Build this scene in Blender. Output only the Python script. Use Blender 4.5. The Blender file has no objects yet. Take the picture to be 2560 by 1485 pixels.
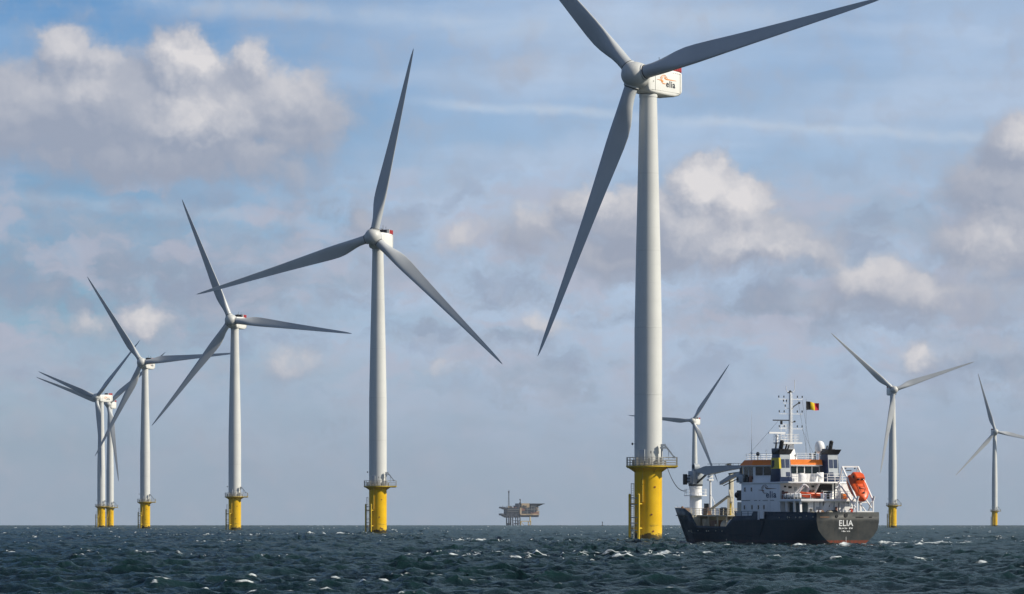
import bpy, bmesh, math, random
import numpy as np
from mathutils import Vector, Matrix

SC = bpy.context.scene
COL = SC.collection
R = math.radians
rnd = random.Random(7)

# ------------------------------------------------------------------ camera
EYE = 3.0                     # eye height over the water
SEA_R = 4.335e6               # radius the sea sheet curves with
FPX = 9691.0                  # focal length in pixels of a 2560 px wide frame
EYE_Y = 1302.5                # eye level, pixels from the top in a 2560 x 1485 frame
cam_d = bpy.data.cameras.new('camera')
cam = bpy.data.objects.new('camera', cam_d)
COL.objects.link(cam)
cam.location = (0, 0, EYE)
cam.rotation_euler = (R(90), 0, 0)
cam_d.sensor_width = 36.0
cam_d.lens = 36.0 * FPX / 2560.0
cam_d.shift_y = (EYE_Y - 742.5) / 2560.0
cam_d.clip_start = 1.0
cam_d.clip_end = 30000
SC.camera = cam

# ------------------------------------------------------------------ light
SUN_EL, SUN_AZ = 33.0, 100.0   # azimuth clockwise from +Y (the view direction)
sd = Vector((math.sin(R(SUN_AZ)) * math.cos(R(SUN_EL)), math.cos(R(SUN_AZ)) * math.cos(R(SUN_EL)), math.sin(R(SUN_EL))))
sun_d = bpy.data.lights.new('sun', 'SUN')
sun_d.energy = 5.0
sun_d.angle = R(0.55)
sun_d.color = (1.0, 0.93, 0.80)
sun = bpy.data.objects.new('sun', sun_d)
COL.objects.link(sun)
sun.rotation_euler = sd.to_track_quat('Z', 'Y').to_euler()
SC.view_settings.view_transform = 'Standard'
SC.view_settings.look = 'None'
SC.view_settings.gamma = 1.0
SC.view_settings.exposure = 0.0
SC.cycles.use_denoising = True
SC.cycles.max_bounces = 6
SC.cycles.volume_bounces = 0

# ------------------------------------------------------------------ world: daylight sky with clouds
W = bpy.data.worlds.new('World')
SC.world = W
W.use_nodes = True


class NT:
    """small helper round a node tree"""
    def __init__(s, tree):
        s.t = tree

    def n(s, kind, **kw):
        nd = s.t.nodes.new(kind)
        for k, v in kw.items():
            setattr(nd, k, v)
        return nd

    def put(s, sock, v):
        if v is None:
            return
        if isinstance(v, bpy.types.NodeSocket):
            s.t.links.new(v, sock)
        else:
            try:
                sock.default_value = v
            except Exception:
                sock.default_value = (v[0], v[1], v[2], 1.0)

    def math(s, op, a, b=None, c=None, clamp=False):
        nd = s.n('ShaderNodeMath', operation=op, use_clamp=clamp)
        s.put(nd.inputs[0], a); s.put(nd.inputs[1], b); s.put(nd.inputs[2], c)
        return nd.outputs[0]

    def vec(s, op, a, b=None, scale=None):
        nd = s.n('ShaderNodeVectorMath', operation=op)
        s.put(nd.inputs[0], a)
        if b is not None:
            s.put(nd.inputs[1], b)
        if scale is not None:
            s.put(nd.inputs['Scale'], scale)
        return nd.outputs[1] if op in ('LENGTH', 'DOT_PRODUCT') else nd.outputs[0]

    def rng(s, v, a, b, c=0.0, d=1.0, smooth=True):
        nd = s.n('ShaderNodeMapRange')
        nd.interpolation_type = 'SMOOTHSTEP' if smooth else 'LINEAR'
        nd.clamp = True
        s.put(nd.inputs[0], v); s.put(nd.inputs[1], a); s.put(nd.inputs[2], b); s.put(nd.inputs[3], c); s.put(nd.inputs[4], d)
        return nd.outputs[0]

    def mix(s, f, a, b, blend='MIX'):
        nd = s.n('ShaderNodeMix', data_type='RGBA', blend_type=blend)
        s.put(nd.inputs[0], f); s.put(nd.inputs[6], a); s.put(nd.inputs[7], b)
        return nd.outputs[2]

    def noise(s, v, scale, detail=4.0, rough=0.55, dist=0.0, dim='3D'):
        nd = s.n('ShaderNodeTexNoise', noise_dimensions=dim)
        s.put(nd.inputs['Vector'], v)
        nd.inputs['Scale'].default_value = scale
        nd.inputs['Detail'].default_value = detail
        nd.inputs['Roughness'].default_value = rough
        nd.inputs['Distortion'].default_value = dist
        return nd


def rgb(c, k=1.0):
    """sRGB 0-255 to linear"""
    o = []
    for v in c:
        v /= 255.0
        o.append((v / 12.92 if v <= 0.04045 else ((v + 0.055) / 1.055) ** 2.4) * k)
    return (o[0], o[1], o[2], 1.0)


SKY_STRENGTH = 0.1


def build_world():
    tr = W.node_tree
    tr.nodes.clear()
    g = NT(tr)
    tc = g.n('ShaderNodeTexCoord')
    sep = g.n('ShaderNodeSeparateXYZ')
    g.put(sep.inputs[0], tc.outputs['Generated'])
    x, y, z = sep.outputs
    az = g.math('ARCTAN2', x, y)
    el = g.math('ARCSINE', z)
    k = 96.91                                     # direction angles in units of 1/96.91 rad
    U = g.math('MULTIPLY', az, k)
    V = g.math('MULTIPLY', el, k)
    comb = g.n('ShaderNodeCombineXYZ')
    g.put(comb.inputs[0], U); g.put(comb.inputs[1], V)
    P = comb.outputs[0]

    def at(px, py):                               # cloud placement, hundreds of pixels -> direction
        return ((px - 12.80), (13.03 - py), 0.0)

    # clear sky
    sky = g.n('ShaderNodeTexSky', sky_type='NISHITA')
    sky.sun_disc = False
    sky.sun_elevation = R(SUN_EL)
    sky.sun_rotation = R(SUN_AZ)
    sky.air_density = 1.0
    sky.dust_density = 0.4
    sky.ozone_density = 3.0
    clear = g.mix(1.0, sky.outputs[0], (0.50, 0.75, 1.06, 1), 'MULTIPLY')

    # warp and noise
    wn = g.noise(P, 0.55, 5, 0.6)
    warp = g.vec('SCALE', g.vec('SUBTRACT', wn.outputs['Color'], (0.5, 0.5, 0.5)), scale=1.1)
    wn2 = g.noise(P, 1.9, 4, 0.6)
    warp2 = g.vec('SCALE', g.vec('SUBTRACT', wn2.outputs['Color'], (0.5, 0.5, 0.5)), scale=0.35)
    PW = g.vec('ADD', g.vec('ADD', P, warp), warp2)

    # ---- node group: cumulus mass at a point
    cum = [  # px, py, rx, ry, strength (hundreds of photo pixels)
        (1.75, 1.5, 1.0, 0.8, 0.85), (2.7, 1.7, 0.9, 0.8, 0.7), (4.6, 1.5, 1.15, 0.95, 1.0), (6.35, 1.75, 0.75, 0.8, 0.7),
        (0.2, 2.8, 2.4, 1.5, 0.9), (2.6, 2.8, 3.0, 1.6, 1.0), (5.2, 2.9, 2.8, 1.6, 1.0), (7.4, 3.0, 1.9, 1.4, 0.75), (3.6, 3.9, 4.2, 1.1, 0.8), (6.6, 4.1, 2.0, 1.0, 0.6),
        (17.65, 4.65, 1.1, 0.9, 1.1), (18.7, 5.2, 1.0, 0.9, 0.95), (16.6, 5.6, 2.6, 1.1, 0.9), (18.8, 6.0, 2.0, 0.95, 0.9), (14.6, 5.2, 1.4, 0.9, 0.7),
        (13.2, 5.8, 1.7, 0.9, 0.62), (15.6, 6.4, 3.4, 0.8, 0.65), (20.3, 6.3, 1.4, 0.8, 0.55),
        (25.4, 3.7, 1.0, 1.0, 0.95), (25.3, 4.9, 2.1, 1.5, 0.95), (24.7, 6.2, 2.4, 1.1, 0.75), (23.9, 4.8, 1.0, 0.9, 0.5), (24.9, 7.4, 2.2, 0.9, 0.55),
        (21.8, 7.1, 1.7, 0.75, 0.66), (23.0, 7.4, 1.8, 0.8, 0.6), (23.6, 7.8, 2.6, 0.6, 0.5), (21.0, 7.5, 2.2, 0.6, 0.5), (24.6, 8.6, 1.6, 0.5, 0.4),
        (3.5, 8.0, 1.1, 0.6, 0.62), (2.2, 8.2, 1.3, 0.6, 0.48),
        (23.1, 8.9, 1.0, 0.55, 0.5), (7.4, 8.95, 1.5, 0.7, 0.44), (6.4, 9.3, 0.9, 0.5, 0.35), (13.5, 8.05, 1.5, 0.5, 0.42), (11.1, 9.1, 1.0, 0.5, 0.38),
        (11.6, 5.9, 1.5, 0.7, 0.45), (9.6, 5.6, 1.2, 0.7, 0.45), (13.0, 1.75, 1.3, 0.6, 0.36), (10.0, 6.6, 1.8, 0.6, 0.40),
    ]
    lit = [
        (1.75, 1.35, 0.9, 0.6, 0.50), (2.7, 1.45, 0.7, 0.5, 0.42), (4.75, 1.55, 1.05, 0.75, 0.95), (6.4, 1.6, 0.6, 0.6, 0.62), (5.0, 3.05, 1.5, 0.75, 0.72), (2.0, 2.3, 1.3, 0.6, 0.45), (7.2, 2.3, 1.2, 0.8, 0.42), (0.4, 2.6, 1.2, 0.8, 0.3), (6.6, 3.8, 1.4, 0.5, 0.25),
        (17.6, 4.65, 0.95, 0.75, 1.0), (18.6, 5.1, 0.9, 0.85, 0.85), (18.4, 6.1, 1.7, 0.6, 0.62), (19.5, 6.35, 1.1, 0.45, 0.62), (14.9, 4.9, 0.9, 0.5, 0.55), (13.3, 5.35, 0.9, 0.5, 0.42), (16.1, 5.0, 0.9, 0.6, 0.5), (17.3, 5.6, 1.0, 0.7, 0.5),
        (25.6, 3.4, 0.6, 0.7, 0.6), (24.9, 5.95, 1.5, 0.7, 0.55), (24.4, 6.9, 1.2, 0.5, 0.35), (21.7, 6.95, 1.3, 0.6, 0.55), (22.9, 7.3, 1.3, 0.6, 0.42),
        (3.6, 7.9, 0.9, 0.5, 0.62), (2.4, 8.1, 0.9, 0.5, 0.38), (23.1, 8.85, 0.9, 0.45, 0.6), (7.2, 8.9, 1.3, 0.6, 0.42), (13.5, 8.0, 1.4, 0.4, 0.45), (11.1, 9.1, 0.9, 0.4, 0.42), (11.6, 5.9, 1.2, 0.5, 0.42),
    ]
    gt = bpy.data.node_groups.new('cloud_mass', 'ShaderNodeTree')
    gt.interface.new_socket('Vector', in_out='INPUT', socket_type='NodeSocketVector')
    gt.interface.new_socket('Mass', in_out='OUTPUT', socket_type='NodeSocketFloat')
    gg = NT(gt)
    gi = gg.n('NodeGroupInput'); go = gg.n('NodeGroupOutput')
    acc = None
    for (px, py, rx, ry, st) in cum:
        c = at(px, py)
        d = gg.vec('LENGTH', gg.vec('MULTIPLY', gg.vec('SUBTRACT', gi.outputs[0], c), (1 / rx, 1 / ry, 0.0)))
        b = gg.rng(d, 1.35, 0.15, 0.0, st)
        acc = b if acc is None else gg.math('SMOOTH_MAX', acc, b, 0.25)
    # scattered cumulus everywhere else in the sky
    gs = gg.vec('MULTIPLY', gi.outputs[0], (0.10, 0.24, 0.0))
    far = gg.noise(gs, 1.0, 3, 0.5)
    sp = gg.n('ShaderNodeSeparateXYZ'); gg.put(sp.inputs[0], gi.outputs[0])
    outside = gg.math('MAXIMUM', gg.rng(gg.math('ABSOLUTE', sp.outputs[0]), 14.0, 18.0), gg.rng(sp.outputs[1], 14.0, 18.0))
    fm = gg.math('MULTIPLY', gg.rng(far.outputs[0], 0.5, 0.72), outside)
    gg.put(go.inputs[0], gg.math('MAXIMUM', acc, gg.math('MULTIPLY', fm, 0.8)))

    def mass(v):
        nd = g.n('ShaderNodeGroup'); nd.node_tree = gt
        g.put(nd.inputs[0], v)
        return nd.outputs[0]

    fb = g.noise(PW, 1.15, 5, 0.52).outputs[0]
    S = mass(PW)
    S2 = mass(g.vec('ADD', PW, (0.28, 0.42, 0.0)))
    fb2 = g.noise(g.vec('ADD', PW, (0.16, 0.2, 0.0)), 1.15, 4, 0.5).outputs[0]
    dens = g.math('ADD', S, g.math('MULTIPLY', g.math('SUBTRACT', fb, 0.5), 0.75))
    dens2 = g.math('ADD', S2, g.math('MULTIPLY', g.math('SUBTRACT', fb2, 0.5), 0.75))
    cover = dens
    wn3 = g.noise(P, 2.6, 4, 0.6)
    PL = g.vec('ADD', PW, g.vec('SCALE', g.vec('SUBTRACT', wn3.outputs['Color'], (0.5, 0.5, 0.5)), scale=0.9))
    lacc = None
    for (px, py, rx, ry, st) in lit:
        d = g.vec('LENGTH', g.vec('MULTIPLY', g.vec('SUBTRACT', PL, at(px, py)), (1 / rx, 1 / ry, 0.0)))
        b = g.rng(d, 1.5, 0.0, 0.0, st)
        lacc = b if lacc is None else g.math('SMOOTH_MAX', lacc, b, 0.15)
    edge = g.rng(g.math('ADD', g.math('SUBTRACT', S, S2), g.math('MULTIPLY', g.math('SUBTRACT', fb, fb2), 0.5)), -0.35, 0.5, -0.16, 0.26)
    elsewhere = g.math('MULTIPLY', g.math('MAXIMUM', g.rng(g.math('ABSOLUTE', U), 14.0, 18.0), g.rng(V, 14.0, 18.0)), 0.5)
    cover = g.rng(dens, g.math('ADD', 0.08, g.math('MULTIPLY', lacc, 0.13)), g.math('SUBTRACT', 0.68, g.math('MULTIPLY', lacc, 0.20)))
    lacc = g.math('MULTIPLY', lacc, g.rng(fb, 0.32, 0.62, 0.62, 1.12))
    light = g.math('ADD', g.math('MAXIMUM', lacc, elsewhere), edge, None, True)

    # ---- soft veil / stratus: grey-blue layers low down, cirrus higher up
    VS = g.vec('MULTIPLY', PW, (0.16, 0.42, 1.0))
    v1 = g.noise(VS, 1.0, 6, 0.6).outputs[0]
    lowf = g.rng(V, 9.6, 5.2)                                   # 1 low, 0 high
    veil = g.math('MULTIPLY', g.rng(v1, 0.36, 0.62), g.math('ADD', 0.2, g.math('MULTIPLY', lowf, 0.75)))
    base = g.rng(V, 7.0, 0.2, 0.0, 0.96)                        # near the horizon the veil closes
    veil = g.math('MAXIMUM', veil, base)
    # grey band, left of the middle
    band = g.vec('LENGTH', g.vec('MULTIPLY', g.vec('SUBTRACT', PW, at(3.0, 7.0)), (1 / 5.5, 1 / 1.5, 0.0)))
    bandf = g.math('MULTIPLY', g.rng(band, 1.2, 0.2), g.rng(fb, 0.3, 0.6))
    band2 = g.vec('LENGTH', g.vec('MULTIPLY', g.vec('SUBTRACT', PW, at(20.0, 7.6)), (1 / 3.6, 1 / 0.9, 0.0)))
    bandf = g.math('MAXIMUM', bandf, g.math('MULTIPLY', g.rng(band2, 1.2, 0.2), g.rng(fb, 0.3, 0.6)))
    band3 = g.vec('LENGTH', g.vec('MULTIPLY', g.vec('SUBTRACT', PW, at(8.2, 5.6)), (1 / 2.2, 1 / 0.9, 0.0)))
    bandf = g.math('MAXIMUM', bandf, g.math('MULTIPLY', g.rng(band3, 1.2, 0.2), g.rng(fb, 0.35, 0.7)))
    # cirrus
    tilt = g.vec('ADD', g.vec('MULTIPLY', PW, (0.12, 0.85, 0.0)), g.vec('MULTIPLY', g.vec('SUBTRACT', P, PW), (0.0, 0.5, 0.0)))
    tilt = g.vec('ADD', tilt, g.vec('MULTIPLY', g.vec('SCALE', P, scale=1.0), (0.0, 0.0, 0.0)))
    ci = g.noise(tilt, 1.0, 4, 0.5).outputs[0]
    wide = g.noise(g.vec('MULTIPLY', PW, (0.10, 0.22, 0.0)), 1.0, 3, 0.5).outputs[0]
    cir = g.math('ADD', g.math('MULTIPLY', g.rng(ci, 0.40, 0.72), 0.30), g.math('MULTIPLY', g.rng(wide, 0.35, 0.65), 0.35))
    cir = g.math('ADD', cir, g.rng(U, -12.0, 1.0, -0.36, 0.52))
    cir = g.math('ADD', cir, g.rng(V, 9.5, 5.5, 0.0, 0.35), None, True)
    # long thin streaks
    streaks = [(10.6, 2.62, 25.6, 3.60, 0.21, 0.66), (0.0, 5.0, 8.0, 5.55, 0.30, 0.45), (3.0, 0.1, 13.0, 0.75, 0.40, 0.5), (11.0, 0.9, 20.5, 0.45, 0.5, 0.45)]
    st_acc = None
    sepp = g.n('ShaderNodeSeparateXYZ')
    g.put(sepp.inputs[0], g.vec('ADD', P, g.vec('SCALE', g.vec('SUBTRACT', PW, P), scale=0.38)))
    for (x0, y0, x1, y1, wd, am) in streaks:
        a, b = at(x0, y0), at(x1, y1)
        sl = (b[1] - a[1]) / (b[0] - a[0])
        line = g.math('ADD', g.math('MULTIPLY', g.math('SUBTRACT', sepp.outputs[0], a[0]), sl), a[1])
        dv = g.math('ABSOLUTE', g.math('SUBTRACT', sepp.outputs[1], line))
        f = g.math('MULTIPLY', g.rng(dv, wd, 0.0, 0.0, am), g.math('MULTIPLY', g.rng(sepp.outputs[0], a[0] - 1.2, a[0] + 1.5), g.rng(sepp.outputs[0], b[0] + 1.0, b[0] - 1.5)))
        f = g.math('MULTIPLY', f, g.rng(fb, 0.25, 0.65, 0.4, 1.0))
        st_acc = f if st_acc is None else g.math('MAXIMUM', st_acc, f)

    kk = 1.0 / SKY_STRENGTH
    col = g.mix(g.math('MULTIPLY', cir, 0.9), clear, rgb((184, 203, 228), kk))
    col = g.mix(st_acc, col, rgb((196, 211, 229), kk))
    lown = g.rng(g.noise(g.vec('MULTIPLY', PW, (0.35, 0.9, 0.0)), 1.0, 5, 0.6).outputs[0], 0.35, 0.68)
    veil_c = g.mix(lown, rgb((152, 168, 188), kk), rgb((170, 180, 198), kk))
    veil_c = g.mix(g.rng(V, 4.0, 0.0), veil_c, rgb((153, 168, 185), kk))
    col = g.mix(veil, col, veil_c)
    col = g.mix(g.math('MULTIPLY', bandf, 0.75), col, rgb((142, 156, 178), kk))
    mott = g.noise(g.vec('MULTIPLY', PW, (0.5, 0.95, 0.0)), 1.0, 5, 0.55).outputs[0]
    mz = g.math('MULTIPLY', g.rng(V, 2.2, 4.4), g.rng(V, 9.6, 7.6))
    col = g.mix(g.math('MULTIPLY', mz, g.rng(mott, 0.48, 0.64, 0.0, 0.65)), col, rgb((182, 184, 200), kk))
    col = g.mix(g.math('MULTIPLY', mz, g.rng(mott, 0.50, 0.34, 0.0, 0.50)), col, rgb((143, 156, 180), kk))
    cl = g.mix(light, rgb((155, 163, 181), kk), rgb((226, 222, 222), kk))
    col = g.mix(g.math('MULTIPLY', cover, 0.93), col, cl)
    # unseen sky outside the view, dimmed to deepen the shade on things
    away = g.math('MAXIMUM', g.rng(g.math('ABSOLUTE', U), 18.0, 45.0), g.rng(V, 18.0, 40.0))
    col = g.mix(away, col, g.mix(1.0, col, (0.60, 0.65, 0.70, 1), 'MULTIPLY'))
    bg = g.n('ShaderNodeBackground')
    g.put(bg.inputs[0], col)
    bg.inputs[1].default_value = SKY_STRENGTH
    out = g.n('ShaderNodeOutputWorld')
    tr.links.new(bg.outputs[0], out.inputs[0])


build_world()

# ------------------------------------------------------------------ materials
MATS = {}


def paint(name, c, rough=0.5, var=0.10, scale=0.6, streak=0.12, metal=0.0, dirt=(0.16, 0.13, 0.10), spec=0.5, bump=0.0):
    """paint with slight tone variation and weather streaks"""
    m = bpy.data.materials.new(name)
    m.use_nodes = True
    g = NT(m.node_tree)
    b = m.node_tree.nodes['Principled BSDF']
    tc = g.n('ShaderNodeTexCoord')
    n1 = g.noise(tc.outputs['Object'], scale, 5, 0.6).outputs[0]
    st = g.noise(g.vec('MULTIPLY', tc.outputs['Object'], (2.2, 2.2, 0.10)), 1.3, 5, 0.65).outputs[0]
    c1 = tuple(v * (1 - var) for v in c); c2 = tuple(min(1, v * (1 + var * 0.6)) for v in c)
    col = g.mix(g.rng(n1, 0.3, 0.7), (*c1, 1), (*c2, 1))
    col = g.mix(g.rng(st, 0.52, 0.80, 0.0, streak), col, (*dirt, 1))
    g.put(b.inputs['Base Color'], col)
    g.put(b.inputs['Roughness'], g.rng(n1, 0.2, 0.8, max(0.02, rough - 0.08), min(1, rough + 0.1)))
    b.inputs['Metallic'].default_value = metal
    b.inputs['Specular IOR Level'].default_value = spec
    if bump:
        bn = g.n('ShaderNodeBump')
        bn.inputs['Strength'].default_value = bump
        bn.inputs['Distance'].default_value = 0.05
        g.put(bn.inputs['Height'], g.noise(tc.outputs['Object'], scale * 3, 4, 0.6).outputs[0])
        g.put(b.inputs['Normal'], bn.outputs[0])
    MATS[name] = m
    return m


M = {}
M['tower'] = paint('tower paint', (0.65, 0.65, 0.615), 0.42, 0.05, 0.12, 0.10)
def seams():
    m = M['tower']; g = NT(m.node_tree); b = m.node_tree.nodes['Principled BSDF']
    col = b.inputs['Base Color'].links[0].from_socket
    tc = g.n('ShaderNodeTexCoord'); sep = g.n('ShaderNodeSeparateXYZ'); g.put(sep.inputs[0], tc.outputs['Object'])
    z = sep.outputs[2]
    weld = g.math('LESS_THAN', g.math('FRACT', g.math('MULTIPLY', z, 1 / 2.85)), 0.035)
    f = g.math('MULTIPLY', weld, 0.05)
    for zz in (22.67, 33.07, 45.0, 57.0):
        f = g.math('MAXIMUM', f, g.math('MULTIPLY', g.math('LESS_THAN', g.math('ABSOLUTE', g.math('SUBTRACT', z, zz)), 0.09), 0.10))
    can = g.n('ShaderNodeTexWhiteNoise', noise_dimensions='1D')
    g.put(can.inputs['W'], g.math('FLOOR', g.math('MULTIPLY', z, 1 / 2.85)))
    col = g.mix(g.math('MULTIPLY', can.outputs['Value'], 0.03), col, (0.45, 0.45, 0.44, 1))
    g.put(b.inputs['Base Color'], g.mix(f, col, (0.16, 0.16, 0.155, 1)))


seams()
M['blade'] = paint('blade gelcoat', (0.49, 0.505, 0.51), 0.36, 0.08, 0.12, 0.10)
M['nacelle'] = paint('nacelle gelcoat', (0.78, 0.77, 0.72), 0.45, 0.04, 0.4, 0.12)
M['hub'] = paint('hub gelcoat', (0.56, 0.56, 0.53), 0.45, 0.08, 0.5, 0.2)
M['red'] = paint('cooler red', (0.42, 0.03, 0.03), 0.5, 0.2, 1.2, 0.2)
M['black'] = paint('black paint', (0.012, 0.012, 0.014), 0.5, 0.2, 1.0, 0.1)
M['seal'] = paint('dark seal', (0.05, 0.05, 0.05), 0.7)
M['steel'] = paint('galvanised steel', (0.38, 0.37, 0.33), 0.5, 0.15, 2.0, 0.3)
M['yrail'] = paint('yellow steel', (0.62, 0.42, 0.02), 0.5, 0.15, 1.0, 0.35)
M['rust'] = paint('rusty cover', (0.20, 0.05, 0.02), 0.8, 0.3, 3.0, 0.3)
M['white'] = paint('ship white', (0.86, 0.85, 0.83), 0.45, 0.06, 0.5, 0.22, dirt=(0.25, 0.19, 0.14))
M['cream'] = paint('cream deck paint', (0.55, 0.50, 0.38), 0.6, 0.15, 0.8, 0.45, dirt=(0.20, 0.14, 0.09))
M['grey'] = paint('light grey paint', (0.42, 0.45, 0.47), 0.5, 0.10, 0.7, 0.25)
M['deck'] = paint('deck green grey', (0.08, 0.10, 0.09), 0.8, 0.25, 0.8, 0.2)
M['navy'] = paint('funnel navy', (0.012, 0.030, 0.085), 0.4, 0.15, 0.6, 0.10)
M['yellow'] = paint('funnel yellow', (0.72, 0.55, 0.02), 0.45, 0.08, 0.8, 0.12)
M['orange'] = paint('orange band', (0.90, 0.22, 0.012), 0.45, 0.08, 0.8, 0.15)
M['lifeboat'] = paint('lifeboat orange', (0.74, 0.092, 0.009), 0.38, 0.12, 1.2, 0.18)
M['lifehull'] = paint('lifeboat hull', (0.60, 0.075, 0.012), 0.42, 0.12, 1.2, 0.25)
M['letter'] = paint('white lettering', (0.80, 0.80, 0.78), 0.5, 0.03)
M['ink'] = paint('dark lettering', (0.02, 0.025, 0.035), 0.5, 0.03)
M['logo'] = paint('orange emblem', (0.80, 0.27, 0.02), 0.5, 0.03)
M['brown'] = paint('brown gear', (0.22, 0.12, 0.07), 0.7, 0.3, 1.5, 0.3)
M['dkgrey'] = paint('dark machinery', (0.045, 0.05, 0.05), 0.6, 0.3, 1.5, 0.3)
M['rigdark'] = paint('rig grey', (0.075, 0.080, 0.10), 0.7, 0.5, 0.35, 0.3)
M['rigbeige'] = paint('rig cream', (0.60, 0.44, 0.26), 0.7, 0.25, 0.12, 0.35)
M['rigyellow'] = paint('rig yellow', (0.68, 0.45, 0.10), 0.7, 0.2, 0.1, 0.3)
M['rigred'] = paint('rig red', (0.34, 0.15, 0.10), 0.7, 0.4, 0.3, 0.3)
M['recess_shade'] = paint('teal grey shutter', (0.075, 0.105, 0.115), 0.5, 0.15, 1.2, 0.25)  # dark tone for the shaded recess under the boat deck and its windows
M['rope'] = paint('dark rope', (0.03, 0.035, 0.045), 0.8)
M['flagk'] = paint('flag black', (0.012, 0.012, 0.014), 0.8, 0.1, 3, 0)
M['flagy'] = paint('flag yellow', (0.80, 0.55, 0.01), 0.8, 0.1, 3, 0)
M['flagr'] = paint('flag red', (0.50, 0.012, 0.035), 0.8, 0.1, 3, 0)


def glass_mat():
    m = bpy.data.materials.new('tinted glass')
    m.use_nodes = True
    b = m.node_tree.nodes['Principled BSDF']
    b.inputs['Base Color'].default_value = (0.012, 0.022, 0.024, 1)
    b.inputs['Roughness'].default_value = 0.06
    b.inputs['Specular IOR Level'].default_value = 0.6
    return m


M['glass'] = glass_mat()


def pile_mat():
    """yellow paint of the foundations: growth and rust near the water"""
    m = bpy.data.materials.new('foundation yellow')
    m.use_nodes = True
    g = NT(m.node_tree)
    b = m.node_tree.nodes['Principled BSDF']
    tc = g.n('ShaderNodeTexCoord')
    ob = tc.outputs['Object']
    sep = g.n('ShaderNodeSeparateXYZ'); g.put(sep.inputs[0], ob)
    z = sep.outputs[2]
    n1 = g.noise(ob, 0.5, 5, 0.6).outputs[0]
    oj = g.n('ShaderNodeObjectInfo')
    n2 = g.noise(g.vec('ADD', g.vec('MULTIPLY', ob, (1.0, 1.0, 1.6)), oj.outputs['Location']), 0.9, 5, 0.65).outputs[0]
    st = g.noise(g.vec('MULTIPLY', ob, (2.5, 2.5, 0.12)), 1.2, 5, 0.6).outputs[0]
    col = g.mix(g.rng(n1, 0.3, 0.7), (0.76, 0.44, 0.002, 1), (0.86, 0.52, 0.003, 1))
    col = g.mix(g.rng(z, 3.2, 1.0, 0.0, 0.35), col, (0.72, 0.48, 0.06, 1))        # bleached splash zone
    col = g.mix(g.rng(st, 0.55, 0.8, 0, 0.35), col, (0.35, 0.19, 0.03, 1))
    band = g.math('MULTIPLY', g.rng(g.math('ABSOLUTE', g.math('SUBTRACT', g.math('ADD', z, g.math('MULTIPLY', g.math('SUBTRACT', n2, 0.5), 1.2)), 2.3)), 0.28, 0.04), g.rng(n1, 0.42, 0.6))
    col = g.mix(g.math('MULTIPLY', band, 0.65), col, (0.12, 0.055, 0.02, 1))
    wl = g.math('ADD', z, g.math('MULTIPLY', g.math('SUBTRACT', n2, 0.5), 2.4))
    col = g.mix(g.rng(wl, 1.15, 0.85), col, (0.022, 0.018, 0.012, 1))
    b.inputs['Specular IOR Level'].default_value = 0.25
    oi = g.n('ShaderNodeObjectInfo')
    col = g.mix(g.math('MULTIPLY', oi.outputs['Random'], 0.25), col, g.mix(0.5, col, (0.60, 0.44, 0.10, 1)))
    g.put(b.inputs['Base Color'], col)
    g.put(b.inputs['Roughness'], g.rng(n1, 0.2, 0.8, 0.38, 0.55))
    return m


M['pile'] = pile_mat()


def hull_mat():
    m = bpy.data.materials.new('hull paint')
    m.use_nodes = True
    g = NT(m.node_tree)
    b = m.node_tree.nodes['Principled BSDF']
    tc = g.n('ShaderNodeTexCoord')
    ob = tc.outputs['Object']
    sep = g.n('ShaderNodeSeparateXYZ'); g.put(sep.inputs[0], ob)
    n1 = g.noise(ob, 0.7, 6, 0.65).outputs[0]
    st = g.noise(g.vec('MULTIPLY', ob, (1.6, 1.6, 0.15)), 1.5, 5, 0.65).outputs[0]
    col = g.mix(g.rng(n1, 0.3, 0.7), (0.005, 0.019, 0.030, 1), (0.010, 0.030, 0.044, 1))
    col = g.mix(g.rng(st, 0.55, 0.8, 0, 0.3), col, (0.035, 0.036, 0.036, 1))
    aft = g.rng(sep.outputs[0], 0.02, 0.008)
    col = g.mix(aft, col, g.mix(g.rng(n1, 0.3, 0.7), (0.030, 0.035, 0.036, 1), (0.062, 0.064, 0.060, 1)))
    col = g.mix(g.math('MULTIPLY', aft, g.rng(st, 0.5, 0.75, 0, 0.45)), col, (0.075, 0.066, 0.055, 1))
    boot = g.math('MULTIPLY', g.rng(sep.outputs[2], 0.66, 0.62), g.math('ADD', g.math('MULTIPLY', aft, 0.85), 0.15))
    col = g.mix(boot, col, g.mix(g.rng(st, 0.35, 0.65), (0.22, 0.045, 0.024, 1), (0.11, 0.045, 0.025, 1)))
    px = g.math('LESS_THAN', g.math('FRACT', g.math('MULTIPLY', sep.outputs[0], 1 / 2.4)), 0.02)
    pz = g.math('LESS_THAN', g.math('FRACT', g.math('MULTIPLY', sep.outputs[2], 1 / 1.15)), 0.035)
    col = g.mix(g.math('MULTIPLY', g.math('MAXIMUM', px, pz), 0.35), col, (0.045, 0.050, 0.055, 1))
    run = g.noise(g.vec('MULTIPLY', ob, (3.5, 3.5, 0.22)), 1.0, 4, 0.6).outputs[0]
    col = g.mix(g.math('MULTIPLY', g.rng(run, 0.60, 0.78, 0, 0.5), g.rng(sep.outputs[2], 0.5, 3.6)), col, (0.055, 0.038, 0.028, 1))
    g.put(b.inputs['Base Color'], col)
    g.put(b.inputs['Roughness'], g.rng(n1, 0.3, 0.7, 0.38, 0.6))
    b.inputs['Specular IOR Level'].default_value = 0.18
    bn = g.n('ShaderNodeBump'); bn.inputs['Strength'].default_value = 0.35; bn.inputs['Distance'].default_value = 0.04
    g.put(bn.inputs['Height'], g.noise(ob, 1.1, 3, 0.5).outputs[0])
    g.put(b.inputs['Normal'], bn.outputs[0])
    return m


M['hull'] = hull_mat()


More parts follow.
